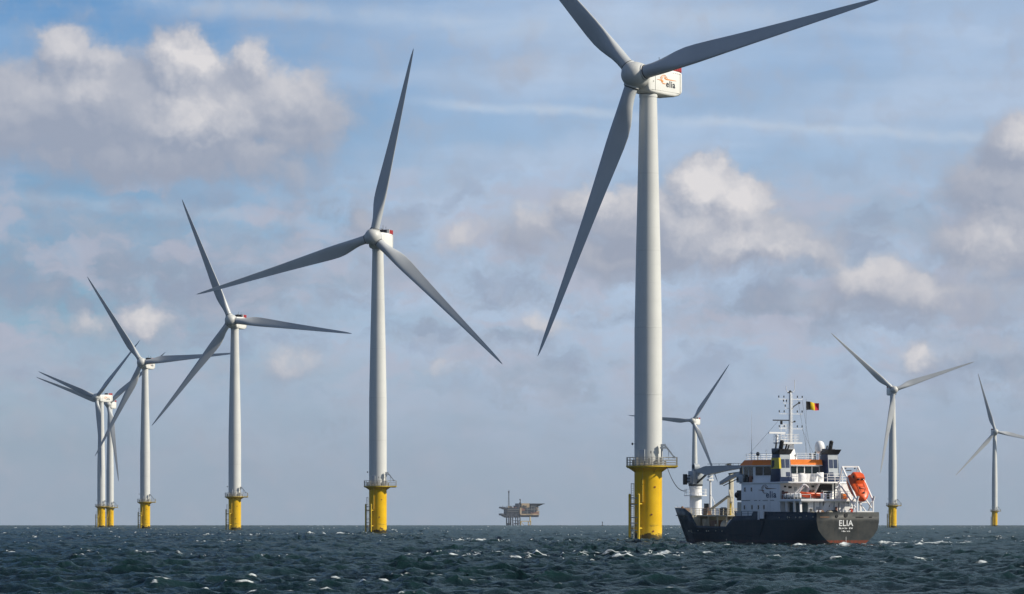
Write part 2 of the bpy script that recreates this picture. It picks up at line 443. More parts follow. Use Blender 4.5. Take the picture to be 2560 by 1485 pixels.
# ------------------------------------------------------------------ mesh helpers
class MB:
    """collects shapes and links them as ONE mesh object"""
    def __init__(s):
        s.v = []; s.f = []; s.m = []

    def add(s, vs, fs, mi=0, mat=None):
        o = len(s.v)
        if mat is not None:
            vs = [mat @ Vector(p) for p in vs]
        s.v += [tuple(p) for p in vs]
        for f in fs:
            s.f.append(tuple(i + o for i in f)); s.m.append(mi)
        return s

    def box(s, a, b, mi=0, mat=None):
        x0, y0, z0 = a; x1, y1, z1 = b
        vs = [(x0, y0, z0), (x1, y0, z0), (x1, y1, z0), (x0, y1, z0), (x0, y0, z1), (x1, y0, z1), (x1, y1, z1), (x0, y1, z1)]
        fs = [(0, 3, 2, 1), (4, 5, 6, 7), (0, 1, 5, 4), (1, 2, 6, 5), (2, 3, 7, 6), (3, 0, 4, 7)]
        return s.add(vs, fs, mi, mat)

    def bar(s, p, q, w, h=None, mi=0):
        """square bar from p to q"""
        h = h or w
        p = Vector(p); q = Vector(q); d = q - p; L = d.length
        rot = d.to_track_quat('Z', 'Y').to_matrix().to_4x4()
        return s.box((-w / 2, -h / 2, 0), (w / 2, h / 2, L), mi, Matrix.Translation(p) @ rot)

    def cyl(s, p, q, r0, r1=None, n=16, mi=0, caps=True):
        r1 = r0 if r1 is None else r1
        p = Vector(p); q = Vector(q); d = q - p
        rot = d.to_track_quat('Z', 'Y').to_matrix()
        vs = []
        for c, r in ((p, r0), (q, r1)):
            for i in range(n):
                a = 2 * math.pi * i / n
                vs.append(c + rot @ Vector((r * math.cos(a), r * math.sin(a), 0)))
        fs = [(i, (i + 1) % n, n + (i + 1) % n, n + i) for i in range(n)]
        if caps:
            fs += [tuple(range(n - 1, -1, -1)), tuple(range(n, 2 * n))]
        return s.add(vs, fs, mi)

    def tube(s, pts, r, n=8, mi=0):
        for a, b in zip(pts[:-1], pts[1:]):
            s.cyl(a, b, r, r, n, mi)
        return s

    def lathe(s, prof, n=32, mi=0, mat=None):
        """profile of (radius, z) turned round z"""
        vs = []; fs = []
        for (r, z) in prof:
            for i in range(n):
                a = 2 * math.pi * i / n
                vs.append((r * math.cos(a), r * math.sin(a), z))
        for k in range(len(prof) - 1):
            for i in range(n):
                j = (i + 1) % n
                fs.append((k * n + i, k * n + j, (k + 1) * n + j, (k + 1) * n + i))
        fs.append(tuple(range(n - 1, -1, -1)))
        fs.append(tuple(range((len(prof) - 1) * n, len(prof) * n)))
        return s.add(vs, fs, mi, mat)

    def prism(s, poly, z0, z1, mi=0, mat=None, top=None):
        """extrude a plan polygon; top may be another polygon of equal count"""
        n = len(poly); top = top or poly
        vs = [(x, y, z0) for x, y in poly] + [(x, y, z1) for x, y in top]
        fs = [tuple(range(n - 1, -1, -1)), tuple(range(n, 2 * n))] + [(i, (i + 1) % n, n + (i + 1) % n, n + i) for i in range(n)]
        return s.add(vs, fs, mi, mat)

    def ball(s, c, r, n=16, m=10, mi=0, mat=None):
        r = r if isinstance(r, (tuple, list)) else (r, r, r)
        vs = []; fs = []
        for j in range(1, m):
            t = math.pi * j / m
            for i in range(n):
                a = 2 * math.pi * i / n
                vs.append((c[0] + r[0] * math.sin(t) * math.cos(a), c[1] + r[1] * math.sin(t) * math.sin(a), c[2] + r[2] * math.cos(t)))
        vs.append((c[0], c[1], c[2] + r[2])); vs.append((c[0], c[1], c[2] - r[2]))
        T, B = len(vs) - 2, len(vs) - 1
        for j in range(m - 2):
            for i in range(n):
                k = (i + 1) % n
                fs.append((j * n + i, (j + 1) * n + i, (j + 1) * n + k, j * n + k))
        for i in range(n):
            k = (i + 1) % n
            fs.append((T, i, k)); fs.append((B, (m - 2) * n + k, (m - 2) * n + i))
        return s.add(vs, fs, mi, mat)

    def loft(s, secs, mi=0, caps=True, mat=None):
        """closed rings of equal count joined in order"""
        n = len(secs[0]); vs = [p for r in secs for p in r]; fs = []
        for k in range(len(secs) - 1):
            for i in range(n):
                j = (i + 1) % n
                fs.append((k * n + i, k * n + j, (k + 1) * n + j, (k + 1) * n + i))
        if caps:
            fs.append(tuple(range(n - 1, -1, -1)))
            fs.append(tuple(range((len(secs) - 1) * n, len(secs) * n)))
        return s.add(vs, fs, mi, mat)

    def mesh(s, name, mats, sharp=35, bevel=0.0):
        me = bpy.data.meshes.new(name)
        me.from_pydata(s.v, [], s.f)
        for m in mats:
            me.materials.append(m)
        me.polygons.foreach_set('material_index', s.m)
        bm = bmesh.new(); bm.from_mesh(me)
        bmesh.ops.recalc_face_normals(bm, faces=bm.faces)
        if bevel:
            es = [e for e in bm.edges if len(e.link_faces) == 2 and e.calc_face_angle(0) > R(40)]
            bmesh.ops.bevel(bm, geom=es, offset=bevel, segments=2, profile=0.5, affect='EDGES', clamp_overlap=True)
        lim = R(sharp)
        for f in bm.faces:
            f.smooth = True
        for e in bm.edges:
            if len(e.link_faces) == 2 and e.calc_face_angle(0) > lim:
                e.smooth = False
        bm.to_mesh(me); bm.free()
        return me

    def build(s, name, mats, parent=None, sharp=35, bevel=0.0):
        if not isinstance(mats, (list, tuple)):
            mats = [mats]
        return link(name, s.mesh(name, mats, sharp, bevel), parent)


def link(name, me, parent=None):
    o = bpy.data.objects.new(name, me)
    COL.objects.link(o)
    if parent is not None:
        o.parent = parent
    return o


def thing(name, label, cat, loc=(0, 0, 0), rz=0.0, group=None):
    o = bpy.data.objects.new(name, None)
    o.empty_display_size = 1.0
    COL.objects.link(o)
    o.location = loc
    o.rotation_euler = (0, 0, rz)
    o['label'] = label; o['category'] = cat
    if group:
        o['group'] = group
    return o


def tag(o, label, cat, group=None):
    o['label'] = label; o['category'] = cat
    if group:
        o['group'] = group
    return o


def letters(text, size, bold=0.0, depth=0.01, spacing=1.0):
    """lettering as a mesh lying in its local x-z plane, centred, facing -y"""
    cu = bpy.data.curves.new('lettering', 'FONT')
    cu.body = text; cu.size = size; cu.align_x = 'CENTER'; cu.align_y = 'CENTER'
    cu.offset = bold; cu.extrude = depth; cu.resolution_u = 3; cu.space_character = spacing
    ob = bpy.data.objects.new('lettering', cu)
    COL.objects.link(ob)
    dg = bpy.context.evaluated_depsgraph_get()
    me = bpy.data.meshes.new_from_object(ob.evaluated_get(dg))
    COL.objects.unlink(ob); bpy.data.objects.remove(ob)
    me.transform(Matrix.Rotation(R(90), 4, 'X'))
    return me


def drop(x, y):
    return -(x * x + y * y) / (2 * SEA_R)


# ------------------------------------------------------------------ sea
def spectrum_tile(L, N, seed, peak, hs, wind, spread):
    """one periodic tile of wind sea: heights, horizontal shifts and folding"""
    rs = np.random.RandomState(seed)
    kx = np.fft.fftfreq(N, L / N) * 2 * np.pi
    KX, KY = np.meshgrid(kx, kx, indexing='ij')
    K = np.hypot(KX, KY); K[0, 0] = 1
    w = np.sqrt(9.81 * K); wp = math.sqrt(9.81 * 2 * math.pi / peak)
    sig = np.where(w <= wp, 0.07, 0.09)
    gam = 2.2 ** np.exp(-((w - wp) ** 2) / (2 * sig ** 2 * wp ** 2))
    Sw = w ** -5.0 * np.exp(-1.25 * (wp / w) ** 4) * gam
    th = np.arctan2(KY, KX) - wind
    D = np.abs(np.cos(th / 2)) ** (2 * spread)
    Sk = Sw * (9.81 / (2 * w)) / K * D
    Sk *= np.exp(-(K * 0.06) ** 2)
    Sk[0, 0] = 0
    A = np.sqrt(Sk) * (rs.normal(size=K.shape) + 1j * rs.normal(size=K.shape))
    h = np.real(np.fft.ifft2(A)) * N * N
    sc = hs / (4 * h.std())
    A = A * sc
    h = np.real(np.fft.ifft2(A)) * N * N
    F = lambda q: np.real(np.fft.ifft2(q)) * N * N
    lam = 1.3
    dx = lam * F(-1j * KX / K * A) * -1; dy = lam * F(-1j * KY / K * A) * -1
    jxx = 1 + lam * F(-KX * KX / K * A); jyy = 1 + lam * F(-KY * KY / K * A); jxy = lam * F(-KX * KY / K * A)
    dx = lam * F(1j * KX / K * A); dy = lam * F(1j * KY / K * A)
    J = jxx * jyy - jxy * jxy
    return h.astype(np.float32), dx.astype(np.float32), dy.astype(np.float32), J.astype(np.float32)


def sample(T, L, x, y):
    N = T.shape[0]
    fx = np.mod(x / L, 1) * N; fy = np.mod(y / L, 1) * N
    i = np.floor(fx).astype(np.int64); j = np.floor(fy).astype(np.int64)
    a = (fx - i).astype(np.float32); b = (fy - j).astype(np.float32)
    i %= N; j %= N; i1 = (i + 1) % N; j1 = (j + 1) % N
    return T[i, j] * (1 - a) * (1 - b) + T[i1, j] * a * (1 - b) + T[i, j1] * (1 - a) * b + T[i1, j1] * a * b


SHIP_YAW = R(114.0)
SHIP_Y = 475.0
SHIP_X = (2120 - 1280) / FPX * SHIP_Y


def build_sea():
    # polar sheet: fine inside the view, coarse all round
    fine = np.arange(-9.6, 9.6001, 0.0195)
    side = []
    a, st = 9.6, 0.03
    while a < 180 - 2.0:
        st = min(st * 1.12, 4.0); a += st; side.append(a)
    side = np.array([v for v in side if v < 178.5])
    ang = np.concatenate([-side[::-1], fine, side])
    ang = np.radians(ang)
    rs = [2.0]
    while rs[-1] < 110:
        rs.append(rs[-1] * 1.16)
    r = 118.0
    while r < 7300:
        rs.append(r); r *= 1.0021 if r < 1500 else 1.0032
    rad = np.array(rs)
    AA, RR = np.meshgrid(ang, rad)
    X = RR * np.sin(AA); Y = RR * np.cos(AA)
    L1, L2 = 150.0, 83.0
    h1, x1, y1, J1 = spectrum_tile(L1, 1024, 3, 12.5, 0.62, R(-72), 2.4)
    h2, x2, y2, J2 = spectrum_tile(L2, 1024, 11, 3.6, 0.42, R(-72), 2.6)
    c, s = math.cos(R(23)), math.sin(R(23))
    XR = X * c - Y * s; YR = X * s + Y * c
    amp = np.clip((RR - 70) / 45, 0, 1) * np.clip((R(60) - np.abs(AA)) / R(40), 0.25, 1)
    gust = np.clip(1.0 + 0.33 * sample(h1, L1, X * 0.13 + 11, Y * 0.035 + 70) / h1.std(), 0.45, 1.5)
    h = sample(h1, L1, X, Y) + gust * sample(h2, L2, XR, YR)
    dx = sample(x1, L1, X, Y); dy = sample(y1, L1, X, Y)
    ax = sample(x2, L2, XR, YR); ay = sample(y2, L2, XR, YR)
    dx = dx + (ax * c + ay * s) * gust; dy = dy + (-ax * s + ay * c) * gust
    J = sample(J1, L1, X, Y) + 0.50 * gust * (sample(J2, L2, XR, YR) - 1)
    PX = X + dx * amp; PY = Y + dy * amp
    PZ = h * amp - RR * RR / (2 * SEA_R)
    # whitecaps where the surface folds; more round the ship and the near pile
    zone = np.clip(1 - np.abs(X - 52) / 9, 0, 1) * np.clip(1 - np.abs(Y - 478) / 55, 0, 1)          # churned water off the stern
    zone = np.maximum(zone, 0.4 * np.clip(1 - np.abs(X - 33) / 17, 0, 1) ** 0.5 * np.clip(1 - np.abs(Y - 452) / 30, 0, 1))
    zone = np.maximum(zone, 0.9 * np.clip(1 - np.abs(X - 20.5) / 6, 0, 1) ** 0.5 * np.clip(1 - np.abs(Y - 588) / 22, 0, 1))
    J = J - 0.32 * zone
    cov = np.clip((0.42 - J) / 0.20, 0, 1)
    gate = sample(h1, L1, X * 0.21 + 40, Y * 0.06) / h1.std()
    foam = cov * np.clip(0.22 + 0.62 * gate + 0.5 * zone, 0, 1)
    cs, sn = math.cos(SHIP_YAW), math.sin(SHIP_YAW)
    lx = (X - SHIP_X) * cs + (Y - SHIP_Y) * sn; ly = -(X - SHIP_X) * sn + (Y - SHIP_Y) * cs
    qx = np.maximum(np.maximum(-lx - 0.3, lx - 43), 0); qy = np.maximum(np.abs(ly) - 4.1, 0)
    dsh = np.hypot(qx, qy)
    wake = np.clip(1 - dsh / 3.6, 0, 1) ** 1.2 * np.clip(0.75 + 0.4 * gate, 0.2, 1) * 0.85
    far_w = np.clip(1 - np.abs(ly + 6.0 + 0.25 * (12 - lx)) / 2.2, 0, 1) * np.clip(1 - np.abs(lx + 2.0) / 16, 0, 1) * 0.8
    tx = (1621 - 1280) / FPX * 600.0
    dt = np.abs(np.hypot(X - tx, Y - 600.0) - 2.4)
    ring = np.clip(1 - dt / 2.4, 0, 1) * 0.85
    n = 5                                    # crests break along their length
    pad = np.pad(foam, ((0, 0), (n + 1, n)), mode='edge').cumsum(1)
    foam = np.maximum(0.75 * foam, 1.6 * (pad[:, 2 * n + 1:] - pad[:, :-2 * n - 1]) / (2 * n + 1))
    foam = np.clip(np.maximum(np.maximum(foam, wake), np.maximum(ring, far_w)), 0, 1)
    nr, na = X.shape
    co = np.stack([PX, PY, PZ], -1).reshape(-1, 3).astype(np.float32)
    idx = np.arange(nr * na).reshape(nr, na)
    q = np.stack([idx[:-1, :-1], idx[1:, :-1], idx[1:, 1:], idx[:-1, 1:]], -1).reshape(-1, 4)
    # close the ring behind the camera
    qb = np.stack([idx[:-1, -1], idx[1:, -1], idx[1:, 0], idx[:-1, 0]], -1).reshape(-1, 4)
    q = np.concatenate([q, qb])[:, ::-1].astype(np.int32)
    me = bpy.data.meshes.new('sea')
    nv, nf = len(co), len(q)
    me.vertices.add(nv); me.vertices.foreach_set('co', co.ravel())
    me.loops.add(nf * 4); me.loops.foreach_set('vertex_index', q.ravel())
    me.polygons.add(nf); me.polygons.foreach_set('loop_start', np.arange(0, nf * 4, 4, dtype=np.int32))
    me.update(calc_edges=True)
    me.polygons.foreach_set('use_smooth', np.ones(nf, dtype=bool))
    at = me.attributes.new('foam', 'FLOAT', 'POINT'); at.data.foreach_set('value', foam.ravel().astype(np.float32))
    at = me.attributes.new('crest', 'FLOAT', 'POINT'); at.data.foreach_set('value', (h * amp).ravel().astype(np.float32))
    me.materials.append(water_mat())
    o = link('sea', me)
    o['kind'] = 'structure'
    o['label'] = 'choppy dark green grey sea with small whitecaps reaching the horizon'
    o['category'] = 'sea'


def water_mat():
    m = bpy.data.materials.new('sea water')
    m.use_nodes = True
    g = NT(m.node_tree)
    m.node_tree.nodes.remove(m.node_tree.nodes['Principled BSDF'])
    geo = g.n('ShaderNodeNewGeometry')
    pos = geo.outputs['Position']
    fo = g.n('ShaderNodeAttribute', attribute_name='foam')
    cr = g.n('ShaderNodeAttribute', attribute_name='crest')
    n1 = g.noise(g.vec('MULTIPLY', pos, (1.0, 0.6, 1.0)), 1.1, 5, 0.65).outputs[0]
    n2 = g.noise(pos, 4.5, 4, 0.6).outputs[0]
    n3 = g.noise(g.vec('MULTIPLY', pos, (0.55, 2.2, 2.2)), 1.6, 5, 0.7).outputs[0]
    deep = g.mix(g.rng(cr.outputs['Fac'], -0.1, 0.55), (0.0040, 0.0115, 0.016, 1), (0.007, 0.025, 0.025, 1))
    ff = g.math('MULTIPLY', g.rng(g.math('ADD', fo.outputs['Fac'], g.math('MULTIPLY', g.math('SUBTRACT', n3, 0.5), 1.5)), 0.34, 0.70), g.rng(fo.outputs['Fac'], 0.02, 0.15))
    col = g.mix(ff, deep, (0.62, 0.66, 0.66, 1))
    b1 = g.n('ShaderNodeBump'); b1.inputs['Strength'].default_value = 1.0; b1.inputs['Distance'].default_value = 0.20
    g.put(b1.inputs['Height'], n1)
    b2 = g.n('ShaderNodeBump'); b2.inputs['Strength'].default_value = 0.7; b2.inputs['Distance'].default_value = 0.05
    g.put(b2.inputs['Height'], n2); g.put(b2.inputs['Normal'], b1.outputs[0])
    nrm = b2.outputs[0]
    dif = g.n('ShaderNodeBsdfDiffuse'); g.put(dif.inputs['Color'], col); g.put(dif.inputs['Normal'], nrm)
    glo = g.n('ShaderNodeBsdfGlossy'); g.put(glo.inputs['Color'], (0.335, 0.385, 0.365, 1)); g.put(glo.inputs['Roughness'], 0.06); g.put(glo.inputs['Normal'], nrm)
    fr = g.n('ShaderNodeFresnel'); fr.inputs['IOR'].default_value = 1.33; g.put(fr.inputs['Normal'], nrm)
    mx = g.n('ShaderNodeMixShader')
    g.put(mx.inputs[0], g.math('MULTIPLY', fr.outputs[0], g.math('SUBTRACT', 1.0, ff)))
    m.node_tree.links.new(dif.outputs[0], mx.inputs[1]); m.node_tree.links.new(glo.outputs[0], mx.inputs[2])
    m.node_tree.links.new(mx.outputs[0], m.node_tree.nodes['Material Output'].inputs['Surface'])
    return m


build_sea()

# ------------------------------------------------------------------ wind turbines
HUB_Z = 72.0
OVER = 3.7          # hub centre ahead of the tower axis
TILT, CONE = R(3.0), R(2.0)


def blade_mesh():
    """root at the origin, span along +z, leading edge towards +x, upwind side towards -y"""
    #      span   chord  thick  twist  round
    st = [(1.75, 2.10, 1.00, 14, 1.0), (2.6, 2.10, 1.00, 14, 1.0), (3.6, 2.12, 0.98, 14, 0.92), (4.8, 2.32, 0.86, 14, 0.65), (6.2, 2.72, 0.64, 13.5, 0.3),
          (7.6, 3.08, 0.47, 13, 0.08), (9.2, 3.28, 0.37, 12, 0), (11.2, 3.22, 0.32, 10.5, 0), (14.0, 2.95, 0.28, 8.5, 0), (18.0, 2.54, 0.25, 6.5, 0), (23.0, 2.10, 0.22, 4.5, 0),
          (28.0, 1.72, 0.20, 3.0, 0), (33.0, 1.36, 0.19, 1.8, 0), (38.0, 1.02, 0.18, 0.8, 0), (41.5, 0.76, 0.17, 0.2, 0), (43.8, 0.50, 0.16, -0.2, 0), (45.0, 0.24, 0.16, -0.3, 0), (45.5, 0.05, 0.2, -0.3, 0)]
    n = 28
    secs = []
    for (z, c, t, tw, rd) in st:
        ring = []
        for i in range(n):
            a = 2 * math.pi * i / n
            # circle part
            cx, cy = 0.5 * c * math.cos(a), 0.5 * c * math.sin(a)
            # aerofoil part (x from 0 leading edge to 1 trailing edge)
            xx = 0.5 * (1 - math.cos(a))
            yt = 5 * t * (0.2969 * math.sqrt(max(xx, 0)) - 0.1260 * xx - 0.3516 * xx ** 2 + 0.2843 * xx ** 3 - 0.1015 * xx ** 4)
            up = a <= math.pi
            yy = (yt if up else -yt * 0.72) + 0.06 * xx * (1 - xx) * 4 * 0.5
            fx, fy = (0.33 - xx) * c, yy * c
            px = rd * cx + (1 - rd) * fx; py = rd * cy + (1 - rd) * fy
            tt = R(tw + 1.5)
            qx = px * math.cos(tt) + py * math.sin(tt)
            qy = -px * math.sin(tt) + py * math.cos(tt)
            pre = -1.2 * (z / 45.0) ** 2
            ring.append((qx, qy + pre, z))
        secs.append(ring)
    # the aerofoil runs leading edge -> trailing edge -> back, the circle starts at +x: same start
    return MB().loft(secs).mesh('blade', [M['blade']], sharp=50)


def build_turbine_meshes():
    T = {}
    # foundation with transition piece
    prof = [(2.15, -6.0), (2.15, 10.55), (2.22, 10.8), (2.45, 11.05), (2.85, 11.25)]
    T['foundation'] = MB().lathe(prof, 48).mesh('foundation', [M['pile']])
    # pipes on the foundation
    mb = MB()
    mb.cyl((-0.95, -2.10, 6.0), (-0.95, -2.10, 11.2), 0.09, n=8)
    mb.tube([(-0.95, -2.10, 6.0), (-1.25, -2.0, 6.0)], 0.07, 6)
    T['pipe'] = mb.mesh('pipe', [M['yrail']])
    for nm, (px, pz) in (('a', (0.95, 8.3)), ('b', (0.45, 4.05)), ('c', (0.7, 1.45))):
        y = -math.sqrt(2.15 ** 2 - px ** 2)
        d = Vector((px, y, 0)).normalized()
        p = Vector((px, y, pz))
        T['cover_' + nm] = MB().cyl(p - d * 0.1, p + d * 0.06, 0.15, n=12).mesh('hole_cover', [M['rust']])
    # boat landing: two fender tubes, ladder between them, stubs to the pile
    c = Vector((-2.25, -2.0, 0)); w = Vector((0.66, -0.75, 0)).normalized()
    A = c - w * 1.02; B = c + w * 1.02
    mb = MB()
    for p in (A, B):
        mb.cyl((p.x, p.y, -3), (p.x, p.y, 7.1), 0.19, n=12)
        mb.ball((p.x, p.y, 7.1), 0.19, 12, 6)
        for z in (1.9, 5.7):
            inn = Vector((p.x * 0.62, p.y * 0.62, z))
            mb.cyl((p.x, p.y, z), inn, 0.13, n=8)
    T['landing'] = mb.mesh('boat_landing', [M['yrail']])
    mb = MB()
    L0 = c - w * 0.42 + Vector((0.05, 0.05, 0)); L1 = c + w * 0.0
    L0 = A + w * 0.35; L1 = A + w * 0.95
    for p in (L0, L1):
        mb.cyl((p.x, p.y, -2), (p.x, p.y, 8.9), 0.045, n=6)
    z = -1.0
    while z < 8.9:
        big = 0.07 if abs((z * 10) % 17) < 3 else 0.03
        mb.cyl((L0.x, L0.y, z), (L1.x, L1.y, z), big, n=6); z += 0.35
    for z in (1.6, 2.7, 3.6, 5.6, 6.6):
        mb.cyl((A.x, A.y, z), (B.x, B.y, z), 0.075, n=6)
    T['ladder'] = mb.mesh('ladder', [M['steel']])
    # platform deck: round with a wider bay on the right
    poly = []
    for i in range(44):
        a = 2 * math.pi * i / 44
        x, y = 3.45 * math.cos(a), 3.45 * math.sin(a)
        if abs(a if a < math.pi else a - 2 * math.pi) < 0.62:
            x = 4.55
            y = max(-2.0, min(2.0, y))
        poly.append((x, y))
    mb = MB()
    low = [(x * 0.93, y * 0.93) for x, y in poly]
    mb.prism(low, 11.25, 11.45, top=poly)
    mb.prism(poly, 11.45, 11.62)
    for i in range(8):
        a = 2 * math.pi * (i + 0.5) / 8
        mb.bar((2.1 * math.cos(a), 2.1 * math.sin(a), 10.6), (3.2 * math.cos(a), 3.2 * math.sin(a), 11.3), 0.12)
    T['platform'] = mb.mesh('platform', [M['yrail']], bevel=0.0)
    mb = MB()
    m = len(poly)
    inner = [(x * 0.975, y * 0.975) for x, y in poly]
    for i, (x, y) in enumerate(inner):
        x2, y2 = inner[(i + 1) % m]
        if i % 2 == 0:
            mb.bar((x, y, 11.62), (x, y, 12.95), 0.085)
        for z in (11.75, 12.1, 12.5, 12.92):
            mb.bar((x, y, z), (x2, y2, z), 0.07)
    # cabinets and gear on the platform
    for i in range(7):
        a = R(-150 + i * 21 + 5 * math.sin(i * 3.3)); rr = 2.75
        x, y = rr * math.cos(a), rr * math.sin(a)
        hh = (0.9, 1.3, 0.7, 1.15, 0.85, 1.25, 0.75)[i]
        mb.box((x - 0.17, y - 0.17, 11.62), (x + 0.17, y + 0.17, 11.62 + hh))
    mb.bar((0.45, -2.9, 11.62), (0.35, -2.9, 13.7), 0.05)
    mb.box((0.2, -2.98, 13.5), (0.42, -2.85, 13.9))
    T['railing'] = mb.mesh('railing', [M['steel']])
    # davit crane
    mb = MB()
    mb.cyl((2.05, -1.9, 11.62), (2.05, -1.9, 14.6), 0.16, n=12)
    mb.box((1.75, -2.2, 14.25), (2.75, -1.6, 14.5))
    mb.box((1.85, -2.15, 14.62), (2.65, -1.65, 14.95))
    mb.bar((2.5, -1.9, 14.7), (3.95, -1.9, 12.95), 0.2)
    mb.bar((2.5, -2.0, 14.95), (3.7, -1.95, 13.4), 0.07)
    mb.bar((3.1, -1.9, 13.9), (3.1, -1.9, 12.6), 0.08)
    mb.box((3.75, -2.05, 12.75), (4.1, -1.75, 13.1))
    T['davit'] = mb.mesh('davit_crane', [M['grey']])
    # tower
    mb = MB()
    prof = [(2.17, 11.62), (2.19, 11.7), (2.19, 11.95), (2.15, 12.0), (2.15, 22.6), (2.165, 22.62), (2.165, 22.72), (2.15, 22.74), (2.14, 33.0), (2.145, 33.02), (2.145, 33.12), (2.125, 33.14),
            (1.90, 45.0), (1.62, 57.0), (1.36, 68.8), (1.42, 68.85), (1.42, 69.3)]
    mb.lathe(prof, 64)
    T['tower'] = mb.mesh('tower', [M['tower']], sharp=9)
    a = R(-28)
    d = Vector((math.sin(a), -math.cos(a), 0)); e = Vector((math.cos(a), math.sin(a), 0))
    rot = Matrix(((e.x, d.x, 0, 0), (e.y, d.y, 0, 0), (0, 0, 1, 0), (0, 0, 0, 1)))
    T['door'] = MB().box((-0.45, 2.0, 12.0), (0.45, 2.22, 14.1), 0, rot).mesh('door', [M['grey']], bevel=0.04)
    mb = MB()
    mb.bar((-2.0, -0.9, 15.0), (-2.5, -1.1, 15.0), 0.06)
    mb.ball((-2.5, -1.1, 15.0), (0.15, 0.15, 0.2), 10, 8)
    T['lamp'] = mb.mesh('navigation_lamp', [M['dkgrey']])
    # nacelle: front towards -y, origin at tower axis and hub height
    secs = []
    for (y, hw, zt, zb, r) in [(-2.35, 1.45, 1.0, -1.95, 0.55), (-2.2, 1.6, 1.15, -2.3, 0.5), (-1.7, 1.68, 1.25, -2.55, 0.42), (0, 1.72, 1.35, -2.66, 0.40), (3.5, 1.74, 1.42, -2.75, 0.40), (5.2, 1.72, 1.42, -2.72, 0.40), (6.6, 1.66, 1.38, -2.42, 0.42), (7.2, 1.6, 1.30, -2.1, 0.45), (7.45, 1.45, 1.1, -1.8, 0.5)]:
        ring = []
        for (cx, cz, a0) in ((hw - r, zt - r, 0), (-hw + r, zt - r, 90), (-hw + r, zb + r, 180), (hw - r, zb + r, 270)):
            for j in range(5):
                a = R(a0 + j * 22.5)
                ring.append((cx + r * math.cos(a), y, cz + r * math.sin(a)))
        secs.append(ring)
    T['nacelle'] = MB().loft(secs).mesh('nacelle', [M['nacelle']], sharp=40)
    mb = MB()
    for y in (-0.6, 6.55):
        mb.box((1.70, y, -2.2), (1.752, y + 0.035, 1.0)); mb.box((-1.752, y, -2.2), (-1.70, y + 0.035, 1.0))
    mb.box((1.70, -1.6, -2.12), (1.752, 6.55, -2.085)); mb.box((-1.752, -1.6, -2.12), (-1.70, 6.55, -2.085))
    for (y, w) in ((4.4, 0.35), (5.1, 0.3), (5.7, 0.35), (6.3, 0.3)):
        mb.box((1.72, y, 0.92), (1.754, y + w, 0.99))
    mb.box((1.72, -1.2, -0.9), (1.756, -1.05, -0.7))
    T['seam'] = mb.mesh('panel_seam', [M['steel']])
    # cooler on the roof: open red box with louvres
    mb = MB()
    mb.box((-1.55, 4.3, 1.38), (1.55, 4.5, 2.35))
    mb.box((-1.55, 7.0, 1.25), (1.55, 7.2, 2.35))
    mb.box((-1.58, 4.35, 1.38), (-1.5, 7.15, 2.3)); mb.box((1.5, 4.35, 1.38), (1.58, 7.15, 2.3))
    for i in range(5):
        y = 4.7 + i * 0.5
        mb.box((1.58, y, 1.42), (1.62, y + 0.12, 2.28)); mb.box((-1.62, y, 1.42), (-1.58, y + 0.12, 2.28))
    mb.box((-1.5, 4.6, 1.4), (1.5, 6.9, 2.0), 1)
    mb.box((-1.52, 4.26, 1.45), (1.52, 4.3, 2.3), 1)
    T['cooler'] = mb.mesh('cooler', [M['red'], M['black']])
    mb = MB()
    mb.box((1.0, 4.05, 1.4), (1.6, 4.25, 2.42))
    T['post'] = mb.mesh('cooler_end_plate', [M['nacelle']])
    mb = MB()
    mb.cyl((0.6, 2.2, 1.35), (0.6, 2.2, 3.3), 0.045, n=6)
    mb.cyl((0.9, 3.6, 1.35), (0.9, 3.6, 2.9), 0.035, n=6)
    mb.bar((0.6, 0.7, 2.2), (0.6, 2.2, 2.2), 0.05); mb.bar((0.6, 0.7, 2.2), (0.6, 0.7, 1.35), 0.05)
    mb.bar((0.6, 2.2, 1.46), (0.9, 3.6, 1.46), 0.06)
    mb.ball((0.9, 3.6, 2.95), 0.09, 8, 6); mb.ball((0.6, 0.7, 2.28), 0.1, 8, 6)
    mb.ball((0.6, 1.7, 2.28), 0.1, 8, 6)
    T['mast'] = mb.mesh('weather_mast', [M['dkgrey']])
    # hub: spinner turned round its own axis (z here), with three collars added by the blades
    prof = [(0.02, 2.35), (0.5, 2.30), (0.95, 2.14), (1.35, 1.86), (1.68, 1.45), (1.90, 0.95), (2.02, 0.4), (2.05, -0.2), (2.03, -0.8), (1.95, -1.25), (1.86, -1.4), (1.5, -1.42)]
    T['hub'] = MB().lathe(prof, 40, 0, Matrix.Rotation(R(90), 4, 'X')).mesh('hub', [M['hub']], sharp=40)
    mb = MB()
    mb.lathe([(1.16, 1.45), (1.24, 1.5), (1.24, 1.93), (1.18, 1.97), (1.07, 1.98)], 32, 0)
    mb.lathe([(1.12, 1.96), (1.12, 2.12)], 32, 1)
    T['collar'] = mb.mesh('collar', [M['hub'], M['seal']])
    T['blade'] = blade_mesh()
    # emblem and word on the nacelle side
    T['logo'], T['word'] = emblem(1.0), None
    me = letters('elia', 1.28, 0.022, 0.008, 1.12)
    me.materials.clear(); me.materials.append(M['ink'])
    T['word'] = me
    return T


